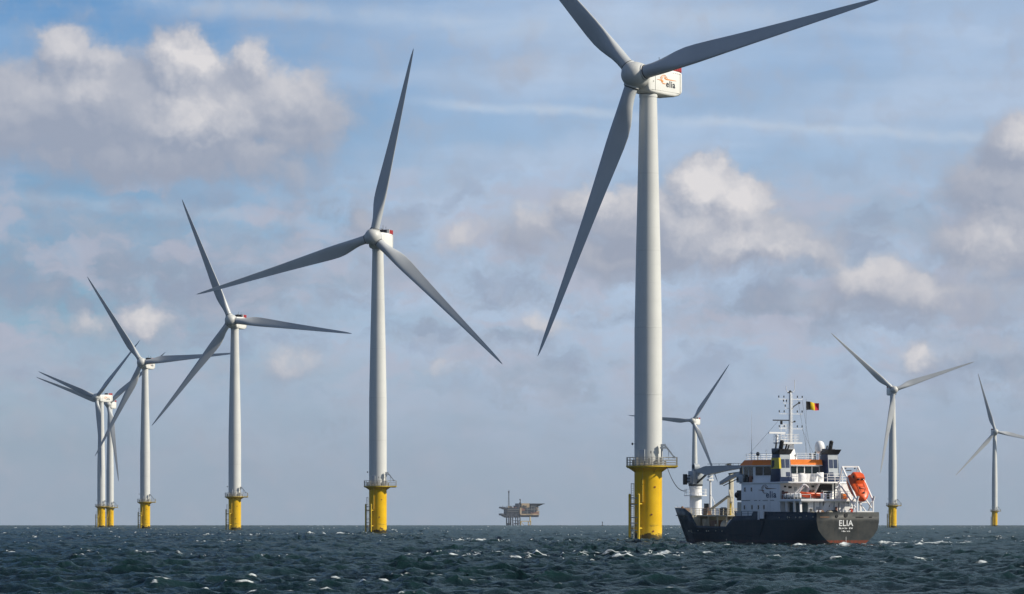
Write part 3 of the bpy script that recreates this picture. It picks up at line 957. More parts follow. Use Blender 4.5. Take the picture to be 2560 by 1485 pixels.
def emblem(s):
    """swirl with a long tail, lying in x-z and facing -y"""
    mb = MB()

    def ribbon(pts, ws):
        vs = []; n = len(pts)
        for i, (x, z) in enumerate(pts):
            a = pts[max(i - 1, 0)]; b = pts[min(i + 1, n - 1)]
            tx, tz = b[0] - a[0], b[1] - a[1]
            l = math.hypot(tx, tz) or 1
            nx, nz = -tz / l, tx / l
            w = ws(i / (n - 1)) / 2
            vs += [(x + nx * w, 0, z + nz * w), (x - nx * w, 0, z - nz * w)]
        k = len(vs)
        vs += [(x, 0.012, z) for (x, y, z) in vs]
        fs = []
        for i in range(n - 1):
            fs.append((2 * i, 2 * i + 1, 2 * i + 3, 2 * i + 2))
            fs.append((k + 2 * i, k + 2 * i + 2, k + 2 * i + 3, k + 2 * i + 1))
        mb.add([(x * s, y, z * s) for x, y, z in vs], fs)
    # tail to the right and its root
    ribbon([(0.25 + i * 0.19, 0.20 - 0.0 * i) for i in range(9)], lambda t: 0.17 * (1 - t) ** 0.8 + 0.015)
    ribbon([(0.02, 0.42), (0.12, 0.32), (0.25, 0.21), (0.4, 0.2)], lambda t: 0.17)
    ribbon([(-1.05, -0.02), (-0.7, -0.03), (-0.45, -0.05)], lambda t: 0.03 + 0.13 * t)
    ribbon([(-0.5, -0.02), (-0.3, -0.12), (-0.16, -0.22)], lambda t: 0.19)
    # rings
    ribbon([(0.0 + 0.47 * math.cos(R(a)), 0.12 + 0.62 * math.sin(R(a))) for a in range(20, 290, 9)], lambda t: 0.055)
    ribbon([(0.0 + 0.32 * math.cos(R(a)), 0.15 + 0.42 * math.sin(R(a))) for a in range(30, 200, 9)], lambda t: 0.045)
    ribbon([(0.02 + 0.62 * math.cos(R(a)), 0.05 + 0.80 * math.sin(R(a))) for a in range(70, 175, 9)], lambda t: 0.035)
    ribbon([(0.0 + 0.40 * math.cos(R(a)), -0.10 + 0.48 * math.sin(R(a))) for a in range(190, 318, 9)], lambda t: 0.045)
    return mb.mesh('emblem', [M['logo']])


TM = build_turbine_meshes()
# hub position in the wide frame, tower axis column, yaw, first blade angle, blade length factor, wear
TURBINES = [
    ((1586, 193), 1621, 35, (80.0, 198.8, 316.5), 1.012, 'nearest and tallest wind turbine with lettered nacelle, beside the blue ship', True),
    ((937, 595), 942, 16, 13, 1.022, 'wind turbine second nearest, one blade pointing nearly straight up', False),
    ((580, 802), 586, 17, 97, 1.0, 'wind turbine with one blade level to the right, crossed by a neighbour\'s blade tip', False),
    ((356, 907), 363, 18, 86, 1.0, 'wind turbine fourth in the left row, right blade reaching the next tower', True),
    ((244, 993), 251.5, 39, 49, 1.02, 'far wind turbine at the left end with nacelle turned side-on', True),
    ((274, 1010), 273, 12, 50, 1.02, 'far wind turbine just right of the leftmost one, its head touching that nacelle', False),
    ((1731, 1052), 1737, 22, 35, 1.02, 'far wind turbine rising behind the bow crane of the ship', False),
    ((2232, 975), 2233, -7, 71, 0.99, 'far wind turbine right of the ship, lower blade hanging in front of its tower', False),
    ((2486, 1079), 2488, -3, 103, 1.02, 'farthest right wind turbine at the picture edge, right blade cut off', False),
]


def place_turbine(hub_px, axis_px, yaw, th0, fac, label, logo):
    el = (EYE_Y - hub_px[1]) / FPX
    d = 69.0 / el
    for _ in range(30):
        d = (HUB_Z - EYE - d * d / (2 * SEA_R)) / el
    hx = (hub_px[0] - 1280) / FPX * d
    X = 0.5 * (hx + OVER * math.sin(R(yaw)) + (axis_px - 1280) / FPX * d)
    t = thing('wind_turbine', label, 'wind turbine', (X, d, drop(X, d)), 0, 'wind turbines standing in the sea')
    f = link('foundation', TM['foundation'], t); f['label'] = 'yellow steel foundation'
    link('pipe', TM['pipe'], f)
    for k in 'abc':
        link('hole_cover', TM['cover_' + k], f)
    bl = link('boat_landing', TM['landing'], t)
    link('ladder', TM['ladder'], bl)
    pf = link('platform', TM['platform'], t)
    link('railing', TM['railing'], pf)
    link('davit_crane', TM['davit'], pf)
    tw = link('tower', TM['tower'], t)
    link('door', TM['door'], tw)
    link('navigation_lamp', TM['lamp'], tw)
    na = link('nacelle', TM['nacelle'], t)
    na.location = (0, 0, HUB_Z); na.rotation_euler = (0, 0, -R(yaw))
    link('cooler', TM['cooler'], na)
    link('panel_seam', TM['seam'], na)
    link('cooler_end_plate', TM['post'], na)
    link('weather_mast', TM['mast'], na)
    if logo:
        e = link('emblem', TM['logo'], na)
        e.location = (1.765, 1.9, -0.42); e.rotation_euler = (0, 0, R(90)); e.scale = (2.0, 1, 1.0)
        w = link('lettering', TM['word'], na)
        w.location = (1.77, 3.7, -0.95); w.rotation_euler = (0, 0, R(90)); w.scale = (1.35, 1, 1.1)
    base = Matrix.Translation((0, 0, HUB_Z)) @ Matrix.Rotation(-R(yaw), 4, 'Z') @ Matrix.Translation((0, -OVER, 0)) @ Matrix.Rotation(-TILT, 4, 'X')
    hb = link('hub', TM['hub'], t)
    hb.matrix_local = base
    for j in range(3):
        a = R(th0[j] if isinstance(th0, tuple) else th0 + 120 * j)
        rot = Matrix.Rotation(a, 4, 'Y') @ Matrix.Rotation(CONE, 4, 'X')
        b = link('blade', TM['blade'], t)
        b.matrix_local = base @ rot @ Matrix.Diagonal((1, 1, fac, 1))
        c = link('collar', TM['collar'], hb)
        c.matrix_local = rot
    return t


TURB = [place_turbine(*a) for a in TURBINES]

# ------------------------------------------------------------------ the ship (local x forward from the transom, y to port)
def interp(tab, s):
    for (a, b) in zip(tab[:-1], tab[1:]):
        if s <= b[0]:
            f = (s - a[0]) / (b[0] - a[0])
            return [a[i] + (b[i] - a[i]) * f for i in range(1, len(a))]
    return list(tab[-1][1:])


#        s     deck half, waterline half, keel z, waterline fore shift
FORM = [(0.0, 4.35, 2.05, -0.35), (2.0, 4.35, 3.1, -1.2), (5.0, 4.35, 3.9, -2.0), (9.0, 4.35, 4.25, -2.5), (14.0, 4.35, 4.32, -2.6), (26.0, 4.35, 4.30, -2.6), (30.0, 4.35, 3.95, -2.6),
        (34.0, 4.15, 3.2, -2.6), (37.5, 3.7, 2.2, -2.5), (40.5, 3.0, 1.15, -2.3), (42.6, 2.35, 0.30, -1.5), (44.5, 1.6, 0.05, 0.9), (46.2, 0.75, 0.03, 3.2), (47.2, 0.12, 0.02, 4.45)]
RAIL = [(0.0, 4.09), (16.8, 4.19), (17.2, 3.68), (22.0, 3.62), (24.3, 2.30), (32.9, 2.38), (34.9, 3.96), (37.4, 4.60), (42.0, 4.72), (47.2, 4.86)]


def half_section(s):
    dk, wl, kz = interp(FORM, s)
    rz = interp(RAIL, s)[0]
    pts = []
    if kz < 0:
        tz = [(-kz * 0.0, 0)]
        # from rail down to keel
        rows = [(dk, rz), (dk, max(min(rz - 0.25, 2.9), 0.5 * rz)), (dk - (dk - wl) * 0.10, max(1.9, 0) if rz > 2.2 else rz * 0.5), (dk - (dk - wl) * 0.33, 1.2), (dk - (dk - wl) * 0.62, 0.6), (dk - (dk - wl) * 0.86, 0.2), (wl, 0.0), (wl * 0.82, kz * 0.35), (wl * 0.5, kz * 0.75), (0.0, kz)]
    else:
        hgt = rz - kz
        rows = [(dk * (1 - (1 - f) ** 1.0) if False else dk * f ** 0.9, kz + hgt * f) for f in (1.0, 0.88, 0.75, 0.62, 0.5, 0.38, 0.26, 0.15, 0.06, 0.0)]
    if s > 37 and kz < 0:       # flared bow sections
        n = []
        for (t, z) in rows:
            if z >= 0:
                f = z / rz
                t = wl + (dk - wl) * f ** 1.15
            n.append((t, z))
        rows = n
    return rows


ship = thing('offshore_ship', 'dark blue and white work ship with orange bridge band, seen from its grey stern', 'ship', (SHIP_X, SHIP_Y, 0.0), SHIP_YAW)


def build_ship():
    # --- hull
    stations = sorted(set([f[0] for f in FORM] + [r[0] for r in RAIL] + [1.0, 3.5, 7, 11.5, 19.5, 28, 32, 36, 39, 41.5, 43.5, 45.4]))
    mb = MB(); secs = []
    for s in stations:
        h = half_section(s)
        ring = [(s, t, z) for t, z in h] + [(s, -t, z) for t, z in reversed(h[:-1])]
        secs.append(ring)
    n = len(secs[0])
    vs = [p for r in secs for p in r]; fs = []
    for k in range(len(secs) - 1):
        for i in range(n - 1):
            fs.append((k * n + i, k * n + i + 1, (k + 1) * n + i + 1, (k + 1) * n + i))
    fs.append(tuple(range(n)))                       # transom
    mb.add(vs, fs)
    hull = mb.build('hull', [M['hull'], M['white']], ship, sharp=38)
    so = hull.modifiers.new('shell', 'SOLIDIFY'); so.thickness = 0.09; so.offset = -1 if True else 1
    so.material_offset = 1; so.material_offset_rim = 0
    # raised seams on the port side
    mb = MB()
    def hp(s, z):                                    # point on the port shell
        h = half_section(s)
        for (a, b) in zip(h[:-1], h[1:]):
            if a[1] >= z >= b[1]:
                f = (a[1] - z) / max(1e-6, a[1] - b[1])
                return (s, a[0] + (b[0] - a[0]) * f + 0.03, z)
        return (s, h[0][0] + 0.03, z)
    mb.tube([hp(13.65, 3.05), hp(14.95, 1.15)], 0.045, 6)
    mb.tube([hp(14.95, 1.15)] + [hp(s, 1.15 + (s - 15) * 0.015) for s in (18, 21, 24)], 0.045, 6)
    mb.tube([hp(s, 3.06) for s in (1, 5, 9, 13.65)] + [hp(18, 3.05), hp(22.5, 3.0)], 0.04, 6)
    mb.tube([hp(s, 1.42) for s in (24.5, 28, 31, 34, 36.5)], 0.05, 6)
    mb.build('rubbing_strip', [M['hull']], hull)
    for i, (s, z, r) in enumerate([(36.2, 1.7, 0.10), (35.6, 1.7, 0.10), (32.6, 1.75, 0.09), (29.8, 1.72, 0.11), (29.2, 1.72, 0.10), (27.1, 1.75, 0.09), (25.3, 1.7, 0.09),
                                   (24.1, 0.62, 0.10), (7.5, 3.45, 0.13), (7.0, 3.45, 0.09), (5.35, 3.45, 0.10), (4.4, 3.45, 0.12), (4.0, 3.47, 0.11), (2.6, 3.62, 0.10), (0.9, 3.5, 0.10), (9.7, 3.42, 0.07), (38.6, 3.7, 0.14)]):
        p = hp(s, z)
        MB().cyl((p[0], p[1] - 0.1, p[2]), (p[0], p[1] + 0.02, p[2]), r, n=12).build('mooring_port', [M['cream']], hull)
    # transom openings, name, draught marks
    for (t, z, r) in ((1.57, 3.60, 0.20), (0.30, 3.72, 0.26)):
        MB().cyl((-0.05, t, z), (0.1, t, z), r, n=20).cyl((-0.06, t, z), (0.0, t, z), r * 0.78, n=20, mi=1).build('fairlead', [M['hull'], M['black']], hull)
    for (t0, t1, mt) in ((3.9, 2.6, 'brown'), (-1.1, -2.15, 'black'), (-2.95, -3.35, 'black')):
        MB().box((-0.035, min(t0, t1), 3.42), (0.05, max(t0, t1), 3.54)).build('slot', [M[mt]], hull)
    rot = Matrix.Rotation(R(-90), 4, 'Z')            # letters face -x (aft)
    me = letters('ELIA', 1.0, 0.018, 0.01, 1.06); me.materials.clear(); me.materials.append(M['letter'])
    o = link('lettering', me, hull); o.matrix_local = Matrix.Translation((-0.03, 0.32, 2.70)) @ rot
    o['label'] = 'large white name ELIA'
    def scrawl(w, h, groups, seed):                  # lines of print too small to read in the photo
        r_ = random.Random(seed); m_ = MB(); x = -w / 2
        tot = sum(groups) + 1.5 * (len(groups) - 1); u = w / tot
        for gi_, c_ in enumerate(groups):
            for k_ in range(c_):
                hh = h * (1.0 if k_ == 0 or r_.random() < 0.3 else 0.72)
                m_.box((x + u * 0.06, -0.01, -h / 2), (x + u * 0.30, 0.01, -h / 2 + hh))
                if r_.random() < 0.7:
                    m_.box((x + u * 0.30, -0.01, -h / 2 + hh * r_.choice((0.0, 0.4, 0.8))), (x + u * 0.86, 0.01, -h / 2 + hh * 0.2 + hh * r_.choice((0.0, 0.4, 0.8))))
                if r_.random() < 0.6:
                    m_.box((x + u * 0.66, -0.012, -h / 2), (x + u * 0.88, 0.012, -h / 2 + hh * 0.9))
                x += u
            x += 1.5 * u
        return m_.mesh('lettering', [M['letter']])
    o = link('lettering', scrawl(1.95, 0.24, (9, 4), 3), hull); o.matrix_local = Matrix.Translation((-0.03, 0.32, 2.13)) @ rot
    o = link('lettering', scrawl(1.2, 0.17, (6, 5), 5), hull); o.matrix_local = Matrix.Translation((-0.03, 0.32, 1.76)) @ rot
    for k in range(7):
        MB().box((-0.03, 0.24, 0.08 + k * 0.15), (0.02, 0.31, 0.15 + k * 0.15)).build('draught_mark', [M['letter']], hull)
    # --- decks
    def outline(s0, s1, inset, step=1.0):
        ss = list(np.arange(s0, s1, step)) + [s1]
        L = [(s, max(0.05, interp(FORM, s)[0] - inset)) for s in ss]
        return [(a, -b) for a, b in L] + [(a, b) for a, b in reversed(L)]
    MB().prism(outline(0.12, 22.0, 0.15), 3.05, 3.15).build('aft_deck', [M['deck']], ship)
    MB().prism(outline(22.0, 35.0, 0.15), 1.40, 1.5).box((21.9, -4.2, 1.5), (22.05, 4.2, 3.15), 1).build('well_deck', [M['deck'], M['white']], ship)
    MB().prism(outline(35.0, 46.6, 0.18), 3.68, 3.8).box((34.95, -3.9, 1.5), (35.05, 3.9, 3.75), 1).build('forecastle_deck', [M['deck'], M['cream']], ship)
    # --- lower deckhouse under the boat deck and the main white block
    dh = MB().box((9.66, -4.30, 3.12), (20.12, 4.30, 7.70)).build('deckhouse', [M['white']], ship, bevel=0.05)
    MB().box((4.7, -2.9, 3.12), (9.66, 2.9, 5.42)).build('winch_house', [M['white']], ship, bevel=0.03)
    for (s, z) in ((19.1, 6.98), (17.3, 6.98), (19.2, 4.73), (17.15, 4.73), (15.4, 4.73), (13.9, 4.73)):
        MB().box((s - 0.17, 4.28, z - 0.26), (s + 0.17, 4.33, z + 0.26)).build('window', [M['glass']], dh, bevel=0.0)
    for (a, b) in ((17.6, 20.0), (15.8, 16.5), (14.9, 15.2), (12.9, 14.2), (11.2, 12.1)):
        MB().bar((a, 4.33, 5.60), (b, 4.33, 5.58), 0.05).build('rail', [M['dkgrey']], dh)
    MB().box((14.9, 4.3, 3.15), (15.2, 4.52, 4.35)).box((13.6, 4.42, 3.3), (14.6, 4.55, 4.25)).build('gangway_gate', [M['white']], ship)
    # emblem and word on the port wall: letters face +y
    e = link('emblem', emblem(1.0), dh)
    e.matrix_local = Matrix.Translation((13.6, 4.315, 6.90)) @ Matrix.Rotation(R(180), 4, 'Z') @ Matrix.Diagonal((1.75, 1, 0.78, 1))
    e.data.materials.clear(); e.data.materials.append(M['brown'])
    e['label'] = 'emblem with a brown swirl and long tail'
    me = letters('elia', 1.25, 0.025, 0.008, 1.12); me.materials.clear(); me.materials.append(M['navy'])
    w = link('lettering', me, dh)
    w.matrix_local = Matrix.Translation((12.0, 4.315, 6.28)) @ Matrix.Rotation(R(180), 4, 'Z') @ Matrix.Diagonal((1.45, 1, 0.92, 1))
    # aft wall gear on the deckhouse
    MB().box((9.55, 0.6, 5.75), (9.66, 1.3, 7.5)).build('door', [M['grey']], dh, bevel=0.02)
    MB().box((9.57, -1.6, 5.75), (9.66, -0.8, 7.4)).build('door', [M['black']], dh, bevel=0.02)
    # --- boat deck with pillars
    bd = MB().box((4.0, -4.45, 5.42), (9.66, 4.36, 5.72)).build('boat_deck', [M['white']], ship, bevel=0.03)
    for (s, t) in ((7.9, 4.2), (5.9, 4.2), (4.3, 4.2), (4.3, -4.2), (6.5, -4.2)):
        MB().bar((s, t, 3.1), (s + 0.15, t, 5.42), 0.28, 0.16).build('pillar', [M['white']], bd)
    MB().prism([(0, 0), (1.35, 2.25), (2.1, 2.25), (0.7, 0)], -0.08, 0.08, 0, Matrix.Translation((4.5, 2.0, 3.15)) @ Matrix.Rotation(R(-90), 4, 'Z') @ Matrix.Rotation(R(90), 4, 'X')).build('knee_plate', [M['white']], bd)
    MB().box((4.95, 2.92, 3.2), (7.05, 2.98, 5.25)).build('recess_shade', [M['recess_shade']], bd)  # panels painted dark to give the recess its shade and dark windows
    MB().box((7.25, 2.92, 3.2), (9.5, 2.98, 5.25)).build('recess_shade', [M['recess_shade']], bd)

    def railing(name, pts, z, h, parent, mat='white', post=1.0, bars=(0.5, 1.0), w=0.045):
        m_ = MB()
        for (a, b) in zip(pts[:-1], pts[1:]):
            L = math.hypot(b[0] - a[0], b[1] - a[1]); n_ = max(1, round(L / post))
            for i in range(n_ + 1):
                f = i / n_
                x, y = a[0] + (b[0] - a[0]) * f, a[1] + (b[1] - a[1]) * f
                m_.bar((x, y, z), (x, y, z + h), w)
            for k in bars:
                m_.bar((a[0], a[1], z + h * k), (b[0], b[1], z + h * k), w * 0.9)
        return m_.build(name, [M[mat]], parent)
    railing('railing', [(4.05, -3.2), (4.05, 1.2)], 5.72, 0.95, bd, bars=(0.35, 0.68, 1.0), w=0.06)
    railing('railing', [(9.6, 4.3), (4.05, 4.3), (4.05, 3.0)], 5.72, 0.55, bd, bars=(1.0,))
    # --- upper deck
    ud = MB().box((7.2, -4.45, 7.70), (20.4, 4.42, 7.88)).build('upper_deck', [M['white']], ship, bevel=0.02)
    railing('railing', [(7.25, -4.3), (7.25, -1.1)], 7.88, 0.98, ud, bars=(0.35, 0.68, 1.0), w=0.065)
    railing('railing', [(7.25, -1.1), (7.25, 2.6)], 7.88, 0.98, ud, bars=(0.5, 1.0), w=0.04)
    railing('railing', [(9.5, 2.6), (7.25, 2.6)], 7.88, 0.98, ud, bars=(0.35, 0.68, 1.0), w=0.05)
    railing('railing', [(7.25, -4.3), (12, -4.3)], 7.88, 0.98, ud, bars=(0.35, 0.68, 1.0), w=0.05)
    for (t, l) in ((-3.6, 0.9), (0.0, 1.2), (2.2, 1.0)):
        MB().bar((7.4, t, 7.7), (8.9, t + 0.2, 5.9 + (1.2 - l)), 0.12, 0.32).build('bracket', [M['white']], ud)
    # --- wheelhouse
    poly = [(20.2, 3.2), (20.2, -3.2), (19.6, -4.1), (17.0, -4.1), (13.4, -2.3), (11.2, -2.1), (11.2, 2.1), (13.4, 2.3), (17.0, 4.1), (19.6, 4.1)]
    top = [(x + (0.55 if x > 19 else 0), y) for x, y in poly]
    wh = MB().prism(poly, 7.88, 9.98, top=top).build('wheelhouse', [M['white']], ship)

    def panes(p, q, n_, z0, z1, gap=0.14, out=0.03, lean=0.0):
        """row of windows on the wall from p to q"""
        p = Vector((p[0], p[1], 0)); q = Vector((q[0], q[1], 0)); d = q - p; L = d.length; d.normalize()
        nn = Vector((d.y, -d.x, 0))
        for i in range(n_):
            a = p + d * (L * i / n_ + gap / 2); b = p + d * (L * (i + 1) / n_ - gap / 2)
            vs = [a + nn * out, b + nn * out, b + nn * out, a + nn * out, a - nn * 0.05, b - nn * 0.05, b - nn * 0.05, a - nn * 0.05]
            vs = [(v.x, v.y, z) for v, z in zip(vs, (z0, z0, z1, z1, z0, z0, z1, z1))]
            vs = [(x + lean * (z - z0), y, z) for x, y, z in vs]
            fs_ = [(0, 1, 2, 3), (7, 6, 5, 4), (0, 4, 5, 1), (1, 5, 6, 2), (2, 6, 7, 3), (3, 7, 4, 0)]
            MB().add(vs, fs_).build('window', [M['glass']], wh)
    panes((11.2, 2.1), (11.2, -2.1), 4, 8.95, 9.82, out=0.02)
    return hull, dh, bd, ud, wh, railing, panes


hull, deckhouse, boat_deck, upper_deck, wheelhouse, railing, panes = build_ship()


def build_ship_top():
    wh = wheelhouse
    # window rows of the other walls (wall direction chosen so that the outside is on its right hand)
    panes((13.4, -2.1 - 0.2), (16.8, -4.02), 3, 8.75, 9.82)
    panes((16.8, 4.02), (13.5, 2.36), 3, 8.75, 9.82)
    panes((19.7, 4.1), (17.1, 4.1), 2, 8.25, 9.82, gap=0.18, lean=0.1)
    panes((20.25, 3.25), (19.72, 4.03), 1, 8.25, 9.82, gap=0.12, lean=0.2)
    # orange band round the roof edge
    b0 = [(21.05, 3.4), (21.05, -3.4), (20.2, -4.5), (16.8, -4.5), (13.2, -2.65), (10.9, -2.4), (10.9, 2.4), (13.2, 2.65), (16.8, 4.5), (20.2, 4.5)]
    b1 = [(20.3, 3.1), (20.3, -3.1), (19.4, -4.2), (16.9, -4.25), (13.3, -2.55), (10.95, -2.3), (10.95, 2.3), (13.3, 2.55), (16.9, 4.25), (19.4, 4.2)]
    rb = MB().prism(b0, 9.95, 10.02, 1).prism(b0, 10.02, 10.70, 0, top=b1)
    rb.m[12 + 1] = 1                              # the roof itself is white
    rb.build('roof_band', [M['orange'], M['white']], wh, sharp=20)
    railing('railing', [(10.98, -2.2), (10.98, 2.2), (13.3, 2.45), (16.9, 4.1), (19.3, 4.0), (20.2, 3.0), (20.2, -3.0), (19.3, -4.0), (16.9, -4.1), (13.3, -2.45), (10.98, -2.2)], 10.68, 0.8, wh, bars=(0.33, 0.66, 1.0), w=0.04)
    for (s, t, h) in ((11.6, -1.0, 0.9), (11.4, 1.2, 0.7), (12.2, -1.9, 0.8), (11.3, -1.6, 1.1)):
        MB().cyl((s, t, 10.5), (s, t, 10.5 + h), 0.05, n=6).ball((s, t, 10.5 + h), 0.13, 10, 6).build('deck_lamp', [M['dkgrey']], wh)
    # things at the bridge wing
    MB().box((19.3, 4.15, 7.9), (20.9, 4.55, 8.85)).box((20.3, 3.3, 7.88), (21.1, 4.5, 9.0)).build('wing_console', [M['grey']], ship, bevel=0.06)
    MB().cyl((20.6, 4.5, 8.35), (20.6, 4.62, 8.35), 0.22, n=14).build('floodlight', [M['black']], ship)
    MB().box((17.3, 4.15, 7.9), (17.8, 4.4, 8.7)).build('locker', [M['rigred']], ship, bevel=0.04)['label'] = 'red locker'
    MB().box((18.9, 4.15, 7.9), (19.3, 4.4, 8.4)).box((18.2, 4.15, 7.9), (18.6, 4.35, 8.6)).build('locker', [M['dkgrey']], ship)
    # --- funnels
    for sgn, nm in ((1, 'port'), (-1, 'starboard')):
        def y_(v):
            return sgn * v
        lo = [(9.72, y_(2.48)), (12.35, y_(2.48)), (12.35, y_(4.25)), (9.72, y_(4.25))]
        hi = [(10.15, y_(2.68)), (12.05, y_(2.68)), (12.05, y_(4.15)), (10.15, y_(4.15))]
        if sgn < 0:
            lo.reverse(); hi.reverse()
        f = MB().prism(lo, 7.88, 11.62, 0, top=hi).build('funnel', [M['navy']], ship, bevel=0.05)
        f['label'] = 'blue funnel with a yellow band' if sgn > 0 else 'dark blue funnel without a band'
        # light plate on the aft face, leaning with it
        lean = (10.15 - 9.72) / (11.62 - 7.88)

        def ap(t, z, o=0.02):
            return (9.72 + lean * (z - 7.88) - o, y_(t), z)
        def plate(name, t0, t1, z0, z1, o, m):
            vs = [ap(t0, z0, o), ap(t1, z0, o), ap(t1, z1, o), ap(t0, z1, o), ap(t0, z0, -0.05), ap(t1, z0, -0.05), ap(t1, z1, -0.05), ap(t0, z1, -0.05)]
            MB().add(vs, [(0, 1, 2, 3), (7, 6, 5, 4), (0, 4, 5, 1), (1, 5, 6, 2), (2, 6, 7, 3), (3, 7, 4, 0)]).build(name, [m], f)
        plate('plate', 2.70, 4.08, 8.5, 11.32, 0.02, M['grey'])
        plate('louvre', 2.80, 3.36, 9.62, 10.70, 0.04, M['navy'])
        plate('louvre', 3.46, 3.98, 9.62, 10.70, 0.04, M['navy'])
        plate('louvre', 2.78, 3.36, 8.55, 9.1, 0.04, M['navy'])
        # black cap overhanging aft
        c0 = [(10.0, y_(2.62)), (12.1, y_(2.62)), (12.1, y_(4.2)), (10.0, y_(4.2))]
        c1 = [(9.5, y_(2.45)), (11.4, y_(2.62)), (11.4, y_(4.2)), (9.55, y_(4.35))]
        if sgn < 0:
            c0.reverse(); c1.reverse()
        MB().prism(c0, 11.35, 11.95, 0, top=c1).build('cap', [M['black']], f)
        MB().prism([(10.9, y_(2.93))[::1], (12.1, y_(2.93)), (12.1, y_(4.2)), (10.9, y_(4.2))][::sgn], 11.5, 12.08, 0).build('cowl', [M['navy']], f, bevel=0.04)
        for (s, t, r, dx, h) in ((11.1, 3.5, 0.27, -0.25, 1.0), (11.6, 3.9, 0.11, 0.0, 0.85), (10.6, 3.1, 0.1, -0.25, 0.65), (10.3, 2.95, 0.09, -0.3, 0.5), (11.3, 3.15, 0.10, 0.0, 0.5)):
            a = Vector((s, y_(t), 11.7)); b = Vector((s + dx, y_(t) - 0.12, 11.9 + h))
            MB().cyl(a, b, r, r * 0.95, 14).ball(tuple(b), (r * 1.0, r * 1.0, r * 0.8), 12, 8).build('exhaust_pipe', [M['black']], f)
        if sgn > 0:
            def pp(s, z, o):
                u = (z - 7.88) / (11.62 - 7.88)
                return (s, 4.25 - 0.10 * u + o, z)
            def side(name, s0, s1, z0, z1, o, m):
                def cl(s, z):
                    u = (z - 7.88) / (11.62 - 7.88)
                    return max(s, 9.72 + 0.43 * u - 0.02)
                vs = [pp(cl(s0, z0), z0, o), pp(s1, z0, o), pp(s1, z1, o), pp(cl(s0, z1), z1, o), pp(cl(s0, z0), z0, -0.05), pp(s1, z0, -0.05), pp(s1, z1, -0.05), pp(cl(s0, z1), z1, -0.05)]
                MB().add(vs, [(0, 1, 2, 3), (7, 6, 5, 4), (0, 4, 5, 1), (1, 5, 6, 2), (2, 6, 7, 3), (3, 7, 4, 0)]).build(name, [m], f)
            side('band', 9.7, 12.18, 9.52, 10.88, 0.02, M['yellow'])
            side('emblem', 11.3, 12.0, 9.78, 10.58, 0.035, M['ink'])
            side('emblem', 11.55, 12.05, 9.62, 9.85, 0.036, M['ink'])
            plate('band', 3.98, 4.26, 9.52, 10.88, 0.035, M['yellow'])
    # --- main mast
    mx, my = 15.0, 0.0
    mb = MB()
    mb.prism([(mx - 0.75, my - 0.65), (mx + 0.75, my - 0.65), (mx + 0.75, my + 0.65), (mx - 0.75, my + 0.65)], 10.5, 12.7, 0,
             top=[(mx - 0.2, my - 0.32), (mx + 0.35, my - 0.32), (mx + 0.35, my + 0.32), (mx - 0.2, my + 0.32)])
    mb.cyl((mx, my, 12.6), (mx, my, 19.3), 0.23, 0.15, 12)
    mb.bar((mx - 0.28, my + 0.08, 12.9), (mx - 0.28, my + 0.08, 19.0), 0.06)
    for z in np.arange(13.0, 19.0, 0.45):
        mb.bar((mx - 0.28, my - 0.2, z), (mx - 0.28, my + 0.1, z), 0.035)
    mb.bar((mx - 0.28, my - 0.2, 12.9), (mx - 0.28, my - 0.2, 19.0), 0.04)
    ms = mb.build('mast', [M['white']], ship)
    MB().prism([(mx - 0.9, my - 1.25), (mx + 0.9, my - 0.9), (mx + 0.9, my + 1.9), (mx - 0.9, my + 1.9)], 12.72, 12.92).prism([(mx - 0.25, my - 0.4), (mx + 0.25, my - 0.4), (mx + 0.25, my + 1.4), (mx - 0.25, my + 0.4)], 12.5, 12.72).build('mast_platform', [M['white']], ms)
    railing('railing', [(mx - 0.85, my + 1.85), (mx - 0.85, my - 0.8), (mx + 0.85, my - 0.8), (mx + 0.85, my + 1.85), (mx - 0.85, my + 1.85)], 12.92, 1.0, ms, bars=(0.33, 0.66, 1.0), w=0.04, post=0.55)
    # radar scanners on brackets to port
    MB().cyl((mx, my + 1.9, 12.9), (mx, my + 1.9, 13.7), 0.2, 0.14, 12).ball((mx, my + 1.9, 13.72), (0.22, 0.22, 0.2), 12, 8).box((mx - 0.12, my + 0.75, 14.0), (mx + 0.12, my + 3.05, 14.2)).build('radar_scanner', [M['white']], ms)['label'] = 'white radar scanner bar'
    MB().cyl((mx, my + 1.25, 15.2), (mx, my + 1.25, 15.6), 0.16, n=10).box((mx - 0.08, my + 0.12, 15.62), (mx + 0.08, my + 2.45, 15.76)).build('radar_scanner', [M['black']], ms)['label'] = 'black radar scanner bar'
    mb = MB()
    for z in (15.2, 15.0, 14.75):
        mb.bar((mx, my, z), (mx, my + 1.35, z), 0.06)
    mb.bar((mx, my + 1.3, 14.3), (mx, my + 1.3, 15.2), 0.05); mb.bar((mx, my + 0.6, 14.3), (mx, my + 0.6, 15.2), 0.05)
    mb.build('radar_bracket', [M['white']], ms)
    # yards with lamps
    for (z, a, b) in ((18.35, 1.62, -1.72), (16.5, 1.55, -1.70), (14.62, 1.55, -1.70), (17.85, 0.95, -0.2), (17.2, 0.7, -0.1)):
        MB().bar((mx, my + b, z), (mx, my + a, z), 0.06).build('yard', [M['white']], ms)
        for t in (a, b, a * 0.55, b * 0.6):
            if abs(t) > 0.5:
                MB().bar((mx, my + t, z), (mx, my + t, z + 0.3), 0.035).cyl((mx, my + t, z + 0.2), (mx, my + t, z + 0.45), 0.075, n=8, mi=1).build('signal_lamp', [M['white'], M['dkgrey']], ms)
    # crooked arm on the right of the mast and crown of antennas
    MB().tube([(mx, my - 0.25, 17.1), (mx, my - 0.5, 17.45), (mx, my - 1.25, 17.9)], 0.07, 8).ball((mx, my - 1.3, 17.92), 0.16, 10, 6).build('horn', [M['dkgrey']], ms)
